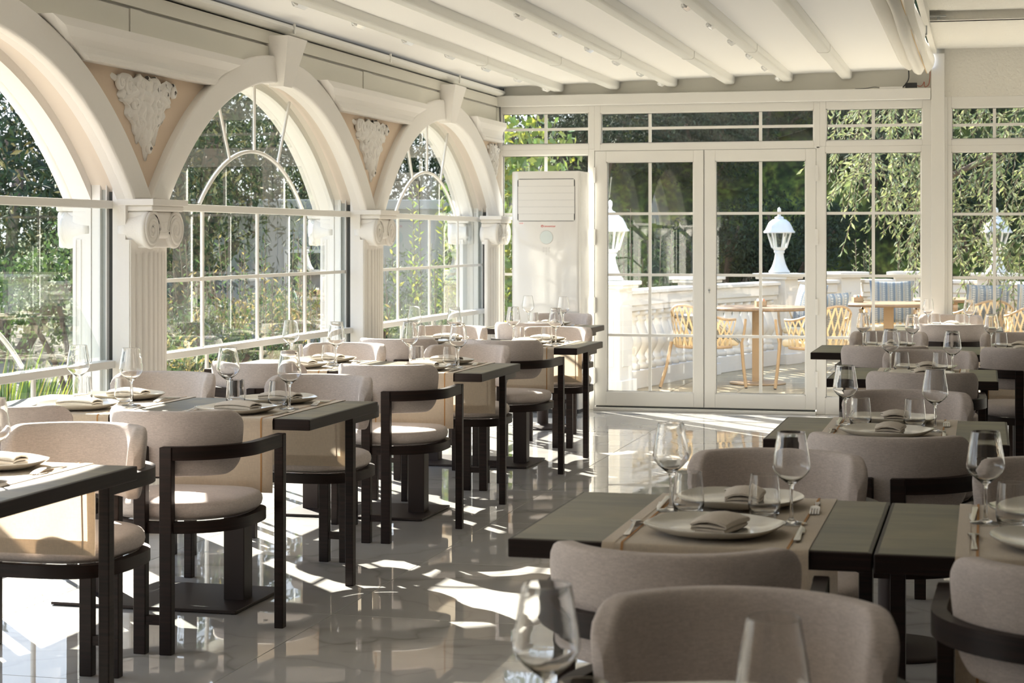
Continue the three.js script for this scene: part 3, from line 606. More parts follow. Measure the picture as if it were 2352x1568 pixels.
// ---- table linen, china, glass, cutlery (prototypes)
const P = {};
{
  // runner: one strip across the table hanging over both edges; u across, path along z
  const HW = 0.22, zE = TW / 2 + 0.004, drop = 0.27, y1 = TH + 0.0012;
  const path = [];
  for (let k = 0; k <= 12; k++) path.push([zE + 0.004, y1 - drop + (drop - 0.012) * k / 12]);
  path.push([zE + 0.0015, y1 - 0.004], [zE - 0.004, y1]);
  for (let k = 1; k < 16; k++) path.push([zE - 0.004 - (2 * zE - 0.008) * k / 16, y1]);
  path.push([-zE + 0.004, y1], [-zE - 0.0015, y1 - 0.004]);
  for (let k = 0; k <= 12; k++) path.push([-zE - 0.004, y1 - 0.012 - (drop - 0.012) * k / 12]);
  const N = path.length - 1;
  const strip = (xa, xb, lift, pa = 0, pb = N, wav = 1) => surf(12, pb - pa, (u, v) => {
    const x = xa + (xb - xa) * u, k = pa + Math.round(v * (pb - pa)), p = path[k], down = Math.max(0, y1 - p[1]) / drop, out = Math.sign(p[0]);
    const wave = down > 0.02 ? wav * down * (0.006 * Math.sin(x * 17 + out) + 0.003 * Math.sin(x * 41 + 2 * out + down * 3)) + 0.001 * down : 0;
    const nrm = down > 0.02 ? [out * lift, 0] : [0, lift];
    return [x, p[1] + nrm[1], p[0] + nrm[0] + out * Math.max(0, wave + 0.002)];
  });
  P.runner = [
    ['cloth', joined([uvMetres(strip(-HW, HW, 0))]), M.linen],
    ['hem', joined([uvMetres(strip(-HW, -HW + 0.028, 0.0012)), uvMetres(strip(HW - 0.028, HW, 0.0012)), uvMetres(strip(-HW + 0.028, HW - 0.028, 0.0012, 0, 2)), uvMetres(strip(-HW + 0.028, HW - 0.028, 0.0012, N - 2, N))]), M.linen],
    ['stitching', joined([-1, 1].flatMap((s) => [uvMetres(strip(s * 0.176 - 0.0028, s * 0.176 + 0.0028, 0.0018))])), M.stitch],
  ];
  P.plate = [['plate', (() => {
    const g = lathe([[0.0001, 0.006], [0.07, 0.006], [0.105, 0.0075], [0.13, 0.013], [0.148, 0.0215], [0.1535, 0.0245], [0.1555, 0.0240], [0.152, 0.0195], [0.135, 0.010], [0.11, 0.003], [0.085, 0.0], [0.08, 0.0008], [0.0001, 0.0015]], 56);
    const p = g.attributes.position;
    for (let i = 0; i < p.count; i++) { const x = p.getX(i), z = p.getZ(i), r = Math.hypot(x, z), a = Math.atan2(z, x), k = (r / 0.155) ** 4; p.setY(i, p.getY(i) + k * (0.0022 * Math.sin(3 * a + 1) + 0.0014 * Math.sin(5 * a))); const q = 1 + k * 0.012 * Math.sin(4 * a + 2); p.setX(i, x * q); p.setZ(i, z * q); }
    g.computeVertexNormals(); return g;
  })(), M.china]];
  // napkin: a strip folded over three times, loose at one end
  P.napkin = [['napkin', (() => {
    const spine = [], add = (x, y) => spine.push(new THREE.Vector2(x, y));
    const W = 0.044;
    const ly = [0.0030, 0.0075, 0.0120, 0.0165];
    ly.forEach((y, k) => {
      const s = k % 2 ? -1 : 1, e = W * (0.86 + 0.05 * k);
      for (let q = 0; q <= 4; q++) { const x = s * e * (-1 + q / 2) * (k ? 1 : 0.9); add(x, y + (k === 3 ? 0.008 : 0.003) * (1 - (x / W) ** 2) * (k > 1 ? 1 : 0.3)); }
      if (k < 3) for (let q = 1; q < 6; q++) { const a = -Math.PI / 2 + Math.PI * q / 6; add(s * (e + 0.0025 * Math.cos(a)), y + 0.00225 + 0.00225 * Math.sin(a)); }
    });
    const th = 0.0019, l = [], r = [];
    spine.forEach((p, i) => { const a = spine[Math.max(0, i - 1)], b = spine[Math.min(spine.length - 1, i + 1)], t = b.clone().sub(a).normalize(); l.push(new THREE.Vector2(p.x - t.y * th, p.y + t.x * th)); r.push(new THREE.Vector2(p.x + t.y * th, p.y - t.x * th)); });
    const outline = [...l, ...r.reverse()], n = outline.length, L = 0.15, S = 14;
    const side = surf(n, S, (u, v) => {
      const o = outline[Math.round(u * n) % n], z = (v - 0.5) * L, f = v, puff = 0.75 + 0.75 * Math.sin(Math.PI * (0.18 + 0.62 * f)), wid = 1.12 - 0.22 * f;
      return [o.x * wid + 0.004 * Math.sin(f * 5), o.y * puff, z + 0.004 * Math.sin(o.x * 60)];
    });
    const caps = [0, 1].map((e) => {
      const sgeo = new THREE.ShapeGeometry(new THREE.Shape(outline)); const p = sgeo.attributes.position, puff = 0.75 + 0.75 * Math.sin(Math.PI * (0.18 + 0.62 * e)), wid = 1.12 - 0.22 * e;
      for (let i = 0; i < p.count; i++) p.setXYZ(i, p.getX(i) * wid + 0.004 * Math.sin(e * 5), p.getY(i) * puff, (e - 0.5) * L + 0.004 * Math.sin(p.getX(i) * 60));
      sgeo.computeVertexNormals(); return sgeo;
    });
    return joined([uvMetres(side), ...caps.map((c) => uvMetres(c))]);
  })(), M.napkin]];
  P.wine = [['wine_glass', lathe([[0.0001, 0.0], [0.034, 0.0], [0.0355, 0.0012], [0.034, 0.0022], [0.018, 0.0042], [0.007, 0.009], [0.0042, 0.016], [0.0036, 0.045], [0.0038, 0.078], [0.006, 0.088], [0.015, 0.0955], [0.030, 0.1075], [0.040, 0.119], [0.0432, 0.128], [0.0430, 0.136], [0.0398, 0.160], [0.0355, 0.185], [0.0315, 0.2085], [0.0308, 0.2095], [0.0302, 0.2085], [0.0342, 0.185], [0.0385, 0.160], [0.0417, 0.136], [0.0419, 0.128], [0.0388, 0.1195], [0.029, 0.1085], [0.014, 0.0972], [0.0001, 0.0925]], 40), M.crystal]];
  P.tumbler = [['tumbler', lathe([[0.0001, 0.0], [0.024, 0.0], [0.029, 0.002], [0.0345, 0.012], [0.0372, 0.026], [0.0374, 0.036], [0.0350, 0.070], [0.0318, 0.1015], [0.0312, 0.1022], [0.0303, 0.1015], [0.0334, 0.070], [0.0357, 0.036], [0.0354, 0.028], [0.0322, 0.0175], [0.026, 0.0125], [0.0001, 0.0115]], 40), M.crystal]];
  const cutlery = (shape, bend) => { const g = new THREE.ExtrudeGeometry(shape, { depth: 0.0016, bevelEnabled: true, bevelThickness: 0.0005, bevelSize: 0.0005, bevelSegments: 1, curveSegments: 8 }); g.rotateX(-Math.PI / 2); const p = g.attributes.position; for (let i = 0; i < p.count; i++) p.setY(i, p.getY(i) + 0.0006 + bend(p.getZ(i))); return toCreasedNormals(g, 0.6); };
  const fk = new THREE.Shape(); fk.moveTo(-0.0065, -0.10); fk.quadraticCurveTo(0, -0.106, 0.0065, -0.10); fk.lineTo(0.0032, -0.01); fk.lineTo(0.003, 0.03); fk.quadraticCurveTo(0.011, 0.038, 0.0115, 0.055);
  for (let k = 0; k < 4; k++) { const x = 0.0115 - k * 0.0063; fk.lineTo(x, 0.096); fk.lineTo(x - 0.0026, 0.098); fk.lineTo(x - 0.0040, 0.096); if (k < 3) { fk.lineTo(x - 0.0042, 0.062); fk.lineTo(x - 0.0062, 0.062); } }
  fk.lineTo(-0.0115, 0.055); fk.quadraticCurveTo(-0.011, 0.038, -0.003, 0.03); fk.lineTo(-0.0032, -0.01); fk.lineTo(-0.0065, -0.10);
  P.fork = [['fork', cutlery(fk, (z) => 0.010 * Math.max(0, Math.cos((z + 0.035) * 26)) * (Math.abs(z + 0.035) < 0.06 ? 1 : 0)), M.steel]];
  const kf = new THREE.Shape(); kf.moveTo(-0.007, -0.11); kf.quadraticCurveTo(0, -0.117, 0.007, -0.11); kf.lineTo(0.0055, -0.005); kf.lineTo(0.010, 0.0); kf.quadraticCurveTo(0.012, 0.07, -0.003, 0.113); kf.lineTo(-0.0055, 0.0); kf.lineTo(-0.007, -0.11);
  P.knife = [['knife', cutlery(kf, (z) => (z > 0 ? 0.003 : 0)), M.steel]];
  for (const k of Object.keys(P)) for (const q of P[k]) q[1] = joined([q[1]]);
}
function put(kind, name, label, category, pos, turn, group) {
  const q = P[kind];
  if (q.length === 1) {
    const o = obj(name, q[0][1], q[0][2]); o.position.set(pos[0], pos[1], -pos[2]); o.rotation.y = turn;
    return tag(o, label, category, group);
  }
  const t = thing(name, label, category, pos, turn, group);
  for (const [n, g, m] of q) obj(n, g, m, t);
  return t;
}
// one runner laid for two people facing each other; where = phrase that finds the runner
function setting(X, D, where, o = {}) {
  const y = TH + 0.003, j = (s) => (rnd() - 0.5) * s;
  put('runner', 'table_runner', 'natural linen runner with brown stitching on ' + where, 'table runner', [X, 0, D], 0, 'linen runners');
  for (const [side, s] of [['near', -1], ['far', 1]]) {
    if (o.skip === side) { if (!o.glasses) continue; } else {
      const px = X + j(0.02), pd = D + s * (s > 0 ? o.far ?? 0.222 : 0.222) + j(0.012);
      put('plate', 'dinner_plate', 'cream dinner plate, ' + side + ' side of ' + where, 'plate', [px, y, pd], rnd() * 6, 'dinner plates');
      put('napkin', 'napkin', 'folded linen napkin on the ' + side + ' plate of ' + where, 'napkin', [px + 0.01, y + 0.0075, pd], (o.nap ?? 0) + j(0.35), 'folded napkins');
      put('fork', 'fork', 'steel fork beside the ' + side + ' plate of ' + where, 'fork', [px + s * 0.186, y, pd - s * 0.02], (s < 0 ? 0 : Math.PI) + j(0.1), 'forks');
      put('knife', 'knife', 'steel knife beside the ' + side + ' plate of ' + where, 'knife', [px - s * 0.184, y, pd - s * 0.03], (s < 0 ? 0 : Math.PI) + j(0.1), 'knives');
    }
    const w = s < 0 ? [0.147, -0.048] : [-0.155, 0.085], t = s < 0 ? [0.080, 0.020] : [-0.098, 0.022];
    put('wine', 'wine_glass', 'empty wine glass for the ' + side + ' place on ' + where, 'wine glass', [X + w[0] + j(0.012), y, D + w[1] + j(0.012)], rnd() * 6, 'wine glasses').scale.setScalar(o.big ?? 1);
    put('tumbler', 'tumbler', 'empty water tumbler for the ' + side + ' place on ' + where, 'tumbler', [X + t[0] + j(0.01), y, D + t[1] + j(0.01)], rnd() * 6, 'water tumblers');
  }
}
// ---- the window row
const CX = -3.085;
const rowW = [['first', 4.53], ['second', 6.72], ['third', 9.09], ['fourth', 11.27]];
rowW.forEach(([ord, D], k) => {
  const tn = ord + ' window-row table';
  longTable(CX, D, 'long dark table with two columns, ' + ord + ' from the front in window row');
  const g = 'armchairs of the window row';
  chair(-2.745, D + 0.668, false, 'beige armchair, aisle seat on far side of ' + tn, g, k ? rr(-0.05, 0.05) : 0);
  if (k) {
    chair(-2.725, D - 0.665, true, 'beige armchair, aisle seat on near side of ' + tn, g, rr(-0.05, 0.05));
    chair(-3.46, D + 0.668, false, 'beige armchair, window seat on far side of ' + tn, g, rr(-0.05, 0.05));
    chair(-3.37, D - 0.665, true, 'beige armchair, window seat on near side of ' + tn, g, rr(-0.05, 0.05));
    setting(-3.37, D, 'window half of ' + tn, { nap: 1.45, big: 1.07 });
  }
  setting(-2.72, D, 'aisle half of ' + tn, { nap: 1.45, big: 1.07 });
});
squareTable(-3.19, 13.50, 'dark square table at the doors end of window row, by air conditioner');
chair(-3.12, 12.83, true, 'beige armchair on near side of fifth window-row table', 'armchairs of the window row', 0.03);
chair(-3.21, 14.17, false, 'beige armchair beside air conditioner, far side of fifth window-row table', 'armchairs of the window row', -0.04);
setting(-3.17, 13.50, 'fifth window-row table', { nap: 1.3, big: 1.07 });
// ---- the inner row
const gi = 'armchairs of the inner row';
squareTable(-0.41, 2.21, 'dark square table in front, cropped below the picture, inner row');
setting(-0.385, 2.215, 'frontmost inner-row table', { skip: 'near', glasses: 1, far: 0.25 });
chair(-0.372, 2.885, false, 'beige armchair facing the camera at frontmost inner-row table', gi);
squareTable(-0.615, 4.312, 'dark square table with olive top and free aisle end, second inner row');
squareTable(0.169, 4.302, 'dark square table pushed against the second inner-row table');
setting(-0.575, 4.312, 'second inner-row table');
setting(0.163, 4.300, 'side table joined to second inner-row table');
chair(-0.585, 3.64, true, 'beige armchair on near side of second inner-row table', gi, 0.04);
chair(0.185, 3.63, true, 'beige armchair on near side of side table joined to second', gi, -0.03);
chair(-0.547, 4.985, false, 'beige armchair on far side of second inner-row table', gi, -0.03);
chair(0.215, 4.975, false, 'beige armchair on far side of side table joined to second', gi);
squareTable(-0.31, 6.48, 'dark square table with olive top, third in the inner row');
setting(-0.31, 6.48, 'third inner-row table');
chair(-0.28, 5.81, true, 'beige armchair on near side of third inner-row table', gi, -0.04);
chair(-0.28, 7.155, false, 'beige armchair on far side of third inner-row table', gi, 0.03);
squareTable(-0.325, 9.19, 'dark square table with olive top, fourth in the inner row');
setting(-0.29, 9.19, 'fourth inner-row table');
chair(-0.27, 8.52, true, 'beige armchair on near side of fourth inner-row table', gi, 0.03);
chair(-0.27, 9.865, false, 'beige armchair on far side of fourth inner-row table', gi, 0.02);
squareTable(-0.58, 11.21, 'dark square table reaching furthest into aisle, fifth inner row');
squareTable(0.205, 11.21, 'dark square table pushed against the fifth inner-row table');
setting(-0.55, 11.21, 'fifth inner-row table');
setting(0.20, 11.21, 'side table joined to fifth inner-row table');
chair(-0.525, 10.54, true, 'beige armchair on near side of fifth inner-row table', gi, -0.03);
chair(0.22, 10.54, true, 'beige armchair on near side of side table joined to fifth', gi, 0.04);
chair(-0.58, 11.885, false, 'beige armchair on far side of fifth inner-row table', gi, 0.02);
chair(0.22, 11.885, false, 'beige armchair on far side of side table joined to fifth', gi);
squareTable(-0.255, 13.98, 'dark square table standing before the garden window, last inner row');
setting(-0.25, 13.98, 'last inner-row table by the garden window');
chair(-0.225, 13.31, true, 'beige armchair on near side of last inner-row table', gi, 0.02);
chair(-0.25, 14.65, false, 'beige armchair against garden window, far side of last table', gi, -0.02);

// ---- floor-standing air conditioner in the corner
{
  const t = thing('air_conditioner', 'tall white floor-standing air conditioner in the corner by the arcade', 'air conditioner', [-3.43, 0, 14.78]);
  const W = 0.29, Dp = 0.185;
  const s = new THREE.Shape(); s.moveTo(-W, Dp); s.lineTo(-W, -Dp + 0.09); s.quadraticCurveTo(-W, -Dp, -W + 0.08, -Dp); s.lineTo(W - 0.03, -Dp); s.quadraticCurveTo(W, -Dp, W, -Dp + 0.03); s.lineTo(W, Dp); s.lineTo(-W, Dp);
  const g = new THREE.ExtrudeGeometry(s, { depth: 1.90, bevelThickness: 0.008, bevelSize: 0.006, bevelOffset: -0.006, bevelSegments: 3, curveSegments: 12 }); g.rotateX(-Math.PI / 2); g.translate(0, 0.043, 0);
  obj('cabinet', [uvMetres(toCreasedNormals(g, 0.6))], M.gloss, t);
  obj('plinth', [bx(-W + 0.02, W - 0.02, 0, 0.035, -Dp + 0.02, Dp - 0.03)], M.black, t);
  const rrect = (x0, x1, y0, y1, r) => { const q = new THREE.Shape(); q.moveTo(x0 + r, y0); q.lineTo(x1 - r, y0); q.absarc(x1 - r, y0 + r, r, -Math.PI / 2, 0); q.lineTo(x1, y1 - r); q.absarc(x1 - r, y1 - r, r, 0, Math.PI / 2); q.lineTo(x0 + r, y1); q.absarc(x0 + r, y1 - r, r, Math.PI / 2, Math.PI); q.lineTo(x0, y0 + r); q.absarc(x0 + r, y0 + r, r, Math.PI, 1.5 * Math.PI); return q; };
  const gx0 = -0.228, gx1 = 0.248, gy0 = 1.548, gy1 = 1.890;
  obj('outlet_gap', [new THREE.ExtrudeGeometry(rrect(gx0, gx1, gy0, gy1, 0.02), { depth: 0.0016, bevelEnabled: false }).translate(0, 0, Dp)], M.black, t);
  for (let k = 0; k < 6; k++) {
    const h = (gy1 - gy0 - 0.008) / 6, y0 = gy0 + 0.004 + k * h;
    obj('louvre', [bx(gx0 + (k === 0 || k === 5 ? 0.008 : 0.004), gx1 - (k === 0 || k === 5 ? 0.008 : 0.004), y0, y0 + h - 0.0008, -Dp - 0.0025, -Dp, 0.0006)], M.acPanel, t);
  }
  obj('display_disc', [new THREE.CylinderGeometry(0.053, 0.053, 0.004, 48).rotateX(Math.PI / 2).translate(0.012, 1.418, Dp + 0.001)], M.acDisc, t);
  obj('display_ring', [new THREE.TorusGeometry(0.0535, 0.0014, 8, 48).translate(0.012, 1.418, Dp + 0.002)], M.faint, t);
  const font = await new FontLoader().loadAsync('fonts/droid/droid_sans_bold.typeface.json');
  const txt = new TextGeometry('inventor', { font, size: 0.0155, depth: 0.0008, curveSegments: 3 }); txt.scale(1.06, 0.92, 1); txt.translate(-0.006, 1.500, Dp);
  const ico = []; { const q = new THREE.Shape(); q.absarc(0, 0, 0.0105, 0, Math.PI * 2); const h = new THREE.Path(); h.moveTo(-0.0035, -0.009); h.lineTo(0.0035, -0.009); h.lineTo(0.0045, 0.002); h.absarc(0, 0.002, 0.0045, 0, Math.PI); h.lineTo(-0.0035, -0.009); q.holes.push(h); ico.push(new THREE.ExtrudeGeometry(q, { depth: 0.0008, bevelEnabled: false }).translate(-0.022, 1.508, Dp)); }
  obj('brand_lettering', [txt, ...ico], M.red, t);
  const ticks = []; for (const [x, y] of [[-0.012, 1.332], [0.012, 1.332], [0.036, 1.332], [-0.012, 1.308], [0.012, 1.308], [0.036, 1.308], [0.012, 1.283]]) { ticks.push(new THREE.TorusGeometry(0.0055, 0.0007, 6, 20).translate(x, y, Dp + 0.0005), bx(x - 0.006, x + 0.006, y - 0.010, y - 0.0088, -Dp - 0.0008, -Dp)); }
  obj('touch_symbols', ticks, M.faint, t);
  obj('caution_label', [bx(-0.217, -0.178, 1.521, 1.538, -Dp - 0.0004, -Dp)], M.white, t);
  const lines = []; for (let k = 0; k < 3; k++) for (let q = 0; q < 7; q++) lines.push(bx(-0.214 + q * 0.005, -0.214 + q * 0.005 + 0.0036, 1.534 - k * 0.0042, 1.5362 - k * 0.0042, -Dp - 0.0008, -Dp));
  obj('caution_print', lines, M.red, t);
}
// ================================================================ OUTSIDE
// ---- terrace: stone flags, balustrade with lantern pedestals
{
  const tr = structure('floor_terrace');
  obj('bed', [bx(-4.6, 9, -0.12, -0.012, DB + 0.1, 26)], M.grout, tr);
  const S = 0.6, g = uvMetres(new THREE.BoxGeometry(S - 0.006, 0.02, S - 0.006));
  for (let i = 0; i < 16; i++) for (let j = 0; j < 16; j++) {
    const x = -4.3 + i * S, d = DB + 0.43 + j * S;
    if (x < -3.6 + (d - 17) * 0.33 - 0.9 || x > 5) continue;
    const t = obj('flagstone', g, M.terraceStone, tr); t.position.set(x, -0.012 + 0.001 * ((i * 7 + j * 3) % 3), -d);
  }
}
const balusterG = joined([lathe([[0.0001, 0], [0.052, 0], [0.052, 0.05], [0.040, 0.055], [0.034, 0.07], [0.042, 0.085], [0.040, 0.10], [0.028, 0.125], [0.030, 0.15], [0.052, 0.20], [0.064, 0.245], [0.062, 0.29], [0.045, 0.36], [0.030, 0.42], [0.027, 0.45], [0.038, 0.465], [0.038, 0.48], [0.030, 0.495], [0.034, 0.51], [0.05, 0.52], [0.05, 0.56], [0.0001, 0.56]], 20).scale(1.4, 1, 1.4)]);
const peds = [[-3.32, 16.75], [-2.87, 19.1], [-2.24, 21.1], [-1.62, 22.2], [-0.86, 22.6], [0.14, 21.9], [1.15, 20.4], [2.14, 18.6]];
const lanternOn = new Set([0, 2, 5]);
peds.forEach(([x, d], k) => {
  const nx = peds[Math.min(k + 1, peds.length - 1)], pv = peds[Math.max(k - 1, 0)], turn = Math.atan2(nx[0] - pv[0], nx[1] - pv[1]);
  const where = ['standing closest to the glass doors', 'without lantern between the first two lanterns', 'under the middle lantern', 'white, bare, behind the middle garden window', 'bare, behind the olive branches', 'under the lantern among olive branches', 'beyond the olive tree', 'at the far end of the terrace'][k];
  const t = thing('pedestal', 'white square balustrade pedestal ' + where, 'pedestal', [x, 0, d], -turn, 'balustrade pedestals');
  obj('shaft', [bx(-0.155, 0.155, 0.10, 0.965, -0.155, 0.155, 0.006)], M.balustrade, t);
  obj('foot', [bx(-0.19, 0.19, 0, 0.12, -0.19, 0.19, 0.006)], M.balustrade, t);
  for (const s of [-1, 1]) { obj('sunk_panel', [bx(s * 0.15 - 0.012, s * 0.15 + 0.012, 0.24, 0.80, -0.095, 0.095, 0.004)], M.balustrade, t); obj('sunk_panel', [bx(-0.095, 0.095, 0.24, 0.80, s * 0.15 - 0.012, s * 0.15 + 0.012, 0.004)], M.balustrade, t); }
  obj('cap', [bx(-0.20, 0.20, 0.955, 0.985, -0.20, 0.20, 0.01), bx(-0.225, 0.225, 0.985, 1.02, -0.225, 0.225, 0.008)], M.balustrade, t);
  if (k + 1 < peds.length) {
    const dx = nx[0] - x, dd = nx[1] - d, len = Math.hypot(dx, dd), a = Math.atan2(dd, dx), inner = len - 0.46;
    const b = thing('balustrade', 'white balustrade of turned balusters ' + ['running away from the doors beside the left pane', 'leading up to the middle lantern', 'behind the round terrace table', 'behind the middle garden window', 'between the bare and the lantern pedestal', 'beyond the olive tree', 'at the far end of the terrace'][k].replace('left pane', 'door pane'), 'balustrade', [x + dx / 2, 0, d + dd / 2], a, 'balustrades');
    obj('plinth_course', [bx(-inner / 2, inner / 2, 0, 0.17, -0.09, 0.09, 0.006)], M.balustrade, b);
    obj('hand_rail', [bx(-inner / 2, inner / 2, 0.73, 0.78, -0.075, 0.075, 0.006), bx(-inner / 2, inner / 2, 0.78, 0.89, -0.095, 0.095, 0.012), bx(-inner / 2, inner / 2, 0.89, 0.93, -0.125, 0.125, 0.01)], M.balustrade, b);
    const n = Math.floor(inner / 0.195);
    for (let q = 0; q < n; q++) { const m = obj('baluster', balusterG, M.balustrade, b); m.position.set(-inner / 2 + (q + 0.5) * inner / n, 0.17, 0); }
  }
  if (lanternOn.has(k)) {
    const w = { 0: 'by the door pane with the arch reflections', 2: 'seen through the right-hand door leaf', 5: 'half hidden by olive branches' }[k];
    const l = thing('lantern', 'white cast lantern with domed roof and finial, ' + w, 'lantern', [x, 1.02, d], 0.5, 'pedestal lanterns');
    obj('stand', [lathe([[0.0001, 0], [0.115, 0], [0.12, 0.02], [0.10, 0.045], [0.075, 0.10], [0.055, 0.17], [0.047, 0.22], [0.06, 0.235], [0.06, 0.25], [0.045, 0.26], [0.0001, 0.26]], 24)], M.lantern, l);
    obj('cup', [new THREE.CylinderGeometry(0.085, 0.06, 0.035, 6).translate(0, 0.275, 0)], M.lantern, l);
    for (let q = 0; q < 6; q++) { const a = q / 6 * Math.PI * 2 + Math.PI / 6; obj('cage_bar', [tube([new THREE.Vector3(0.078 * Math.cos(a), 0.285, 0.078 * Math.sin(a)), new THREE.Vector3(0.105 * Math.cos(a), 0.375, 0.105 * Math.sin(a)), new THREE.Vector3(0.135 * Math.cos(a), 0.47, 0.135 * Math.sin(a))], 0.011, 6, 6)], M.lantern, l); }
    obj('globe_glass', [new THREE.CylinderGeometry(0.120, 0.070, 0.175, 6, 1, true).translate(0, 0.378, 0)], M.glass, l);
    obj('roof', [lathe([[0.175, 0.455], [0.178, 0.468], [0.160, 0.485], [0.142, 0.53], [0.115, 0.575], [0.075, 0.605], [0.05, 0.612], [0.05, 0.632], [0.034, 0.64], [0.0001, 0.64]], 6), new THREE.CylinderGeometry(0.165, 0.14, 0.018, 6).translate(0, 0.462, 0)], M.lantern, l);
    obj('finial', [lathe([[0.0001, 0.635], [0.03, 0.64], [0.016, 0.655], [0.013, 0.672], [0.021, 0.70], [0.017, 0.73], [0.0001, 0.745]], 16)], M.lantern, l);
  }
});
// ---- woven terrace chairs
function makeTerraceChair() {
  const t = new THREE.Group(); t.name = 'woven_armchair';
  const leg = (x, z, sx, sz) => tube([new THREE.Vector3(x, 0.44, z), new THREE.Vector3(x + sx * 0.4, 0.22, z + sz * 0.4), new THREE.Vector3(x + sx, 0.012, z + sz)], 0.016, 8, 8);
  for (const s of [-1, 1]) {
    obj('leg', [leg(s * 0.25, -0.24, s * 0.03, -0.03)], M.tan, t); obj('leg', [leg(s * 0.22, 0.22, s * 0.06, 0.09)], M.tan, t);
    obj('foot_cap', [cyl(0.013, 0.013, 0.018, 0, 10).translate(s * 0.28, 0, -0.27)], M.black, t); obj('foot_cap', [cyl(0.013, 0.013, 0.018, 0, 10).translate(s * 0.28, 0, 0.31)], M.black, t);
    obj('arm_post', [tube([new THREE.Vector3(s * 0.25, 0.42, -0.24), new THREE.Vector3(s * 0.275, 0.54, -0.25), new THREE.Vector3(s * 0.29, 0.655, -0.25)], 0.013, 8, 8)], M.tan, t);
  }
  const U = (rx, rz, y, yb, k) => { const a = -0.35 + (Math.PI + 0.7) * k, x = rx * Math.cos(a), z = rz * Math.sin(a), b = Math.max(0, Math.sin(a)); return new THREE.Vector3(x, y + (yb - y) * b * b, z); };
  const top = [], low = [];
  for (let k = 0; k <= 24; k++) { top.push(U(0.305, 0.31, 0.655, 0.79, k / 24)); low.push(U(0.265, 0.26, 0.40, 0.40, k / 24)); }
  obj('top_rail', [tube(top, 0.013, 60, 8)], M.tan, t);
  obj('seat_ring', [tube(low, 0.016, 60, 8), tube([low[0], low[24].clone().add(low[0]).multiplyScalar(0.5).add(new THREE.Vector3(0, 0, -0.02)), low[24]], 0.016, 20, 8)], M.tan, t);
  const ct = new THREE.CatmullRomCurve3(top), cl = new THREE.CatmullRomCurve3(low), n = 17;
  for (let k = 0; k <= n; k++) for (const s of [-1, 1]) {
    const a = k / n, b = a + s * 0.11; if (b < -0.01 || b > 1.01) continue;
    const p = ct.getPoint(a), q = cl.getPoint(Math.max(0, Math.min(1, b)));
    const m = p.clone().lerp(q, 0.5), out = new THREE.Vector3(m.x, 0, m.z).normalize().multiplyScalar(0.012 + 0.004 * s);
    const tn = q.clone().sub(p).normalize(), sd = tn.clone().cross(out).normalize(), o2 = out.clone().normalize();
    const g = surf(1, 8, (u, v) => { const c = p.clone().lerp(q, v).addScaledVector(out, Math.sin(Math.PI * v)).addScaledVector(sd, (u - 0.5) * 0.019).addScaledVector(o2, 0.008); return [c.x, c.y, c.z]; });
    obj('strap', [g], M.rope, t);
  }
  obj('seat_pad', [uvMetres(new RoundedBoxGeometry(0.46, 0.07, 0.46, 4, 0.03).translate(0, 0.435, -0.02))], M.seatPad, t);
  return t;
}
const tcProto = makeTerraceChair();
function terraceChair(X, D, turn, label) { const c = tcProto.clone(); c.name = numbered('woven_armchair'); scene.add(c); c.position.set(X, 0, -D); c.rotation.y = turn; return tag(c, label, 'chair', 'woven terrace chairs'); }
const pillowG = joined([surf(20, 20, (u, v) => { const x = (u - 0.5) * 2, y = (v - 0.5) * 2, e = Math.pow(Math.max(0, (1 - x * x) * (1 - y * y)), 0.42); return [x * 0.24 * (1 - 0.06 * (1 - y * y) * Math.abs(x)), y * 0.24 * (1 - 0.06 * (1 - x * x) * Math.abs(y)), 0.075 * e]; }), surf(20, 20, (u, v) => { const x = (0.5 - u) * 2, y = (v - 0.5) * 2, e = Math.pow(Math.max(0, (1 - x * x) * (1 - y * y)), 0.42); return [x * 0.24 * (1 - 0.06 * (1 - y * y) * Math.abs(x)), y * 0.24 * (1 - 0.06 * (1 - x * x) * Math.abs(y)), -0.075 * e]; })]);
{ const uv = pillowG.attributes.uv, p = pillowG.attributes.position; for (let i = 0; i < uv.count; i++) uv.setXY(i, p.getX(i) + 0.24, p.getY(i) + 0.24); }
function pillow(X, Y, D, ry, rx, label) { const o = obj('cushion', pillowG, M.stripe); o.position.set(X, Y, -D); o.rotation.set(rx, ry, 0, 'YXZ'); return tag(o, label, 'cushion', 'striped cushions'); }
function terraceTable(X, D, label) {
  const t = thing('terrace_table', label, 'table', [X, 0, D], 0, 'round terrace tables');
  obj('top', [lathe([[0.0001, 0.715], [0.47, 0.715], [0.497, 0.720], [0.50, 0.735], [0.495, 0.75], [0.0001, 0.75]], 48)], M.teak, t);
  obj('column', [uvMetres(new RoundedBoxGeometry(0.10, 0.70, 0.10, 2, 0.006).translate(0, 0.365, 0))], M.tan, t);
  obj('base', [lathe([[0.0001, 0], [0.27, 0], [0.275, 0.012], [0.25, 0.022], [0.0001, 0.026]], 40)], M.tan, t);
  return t;
}
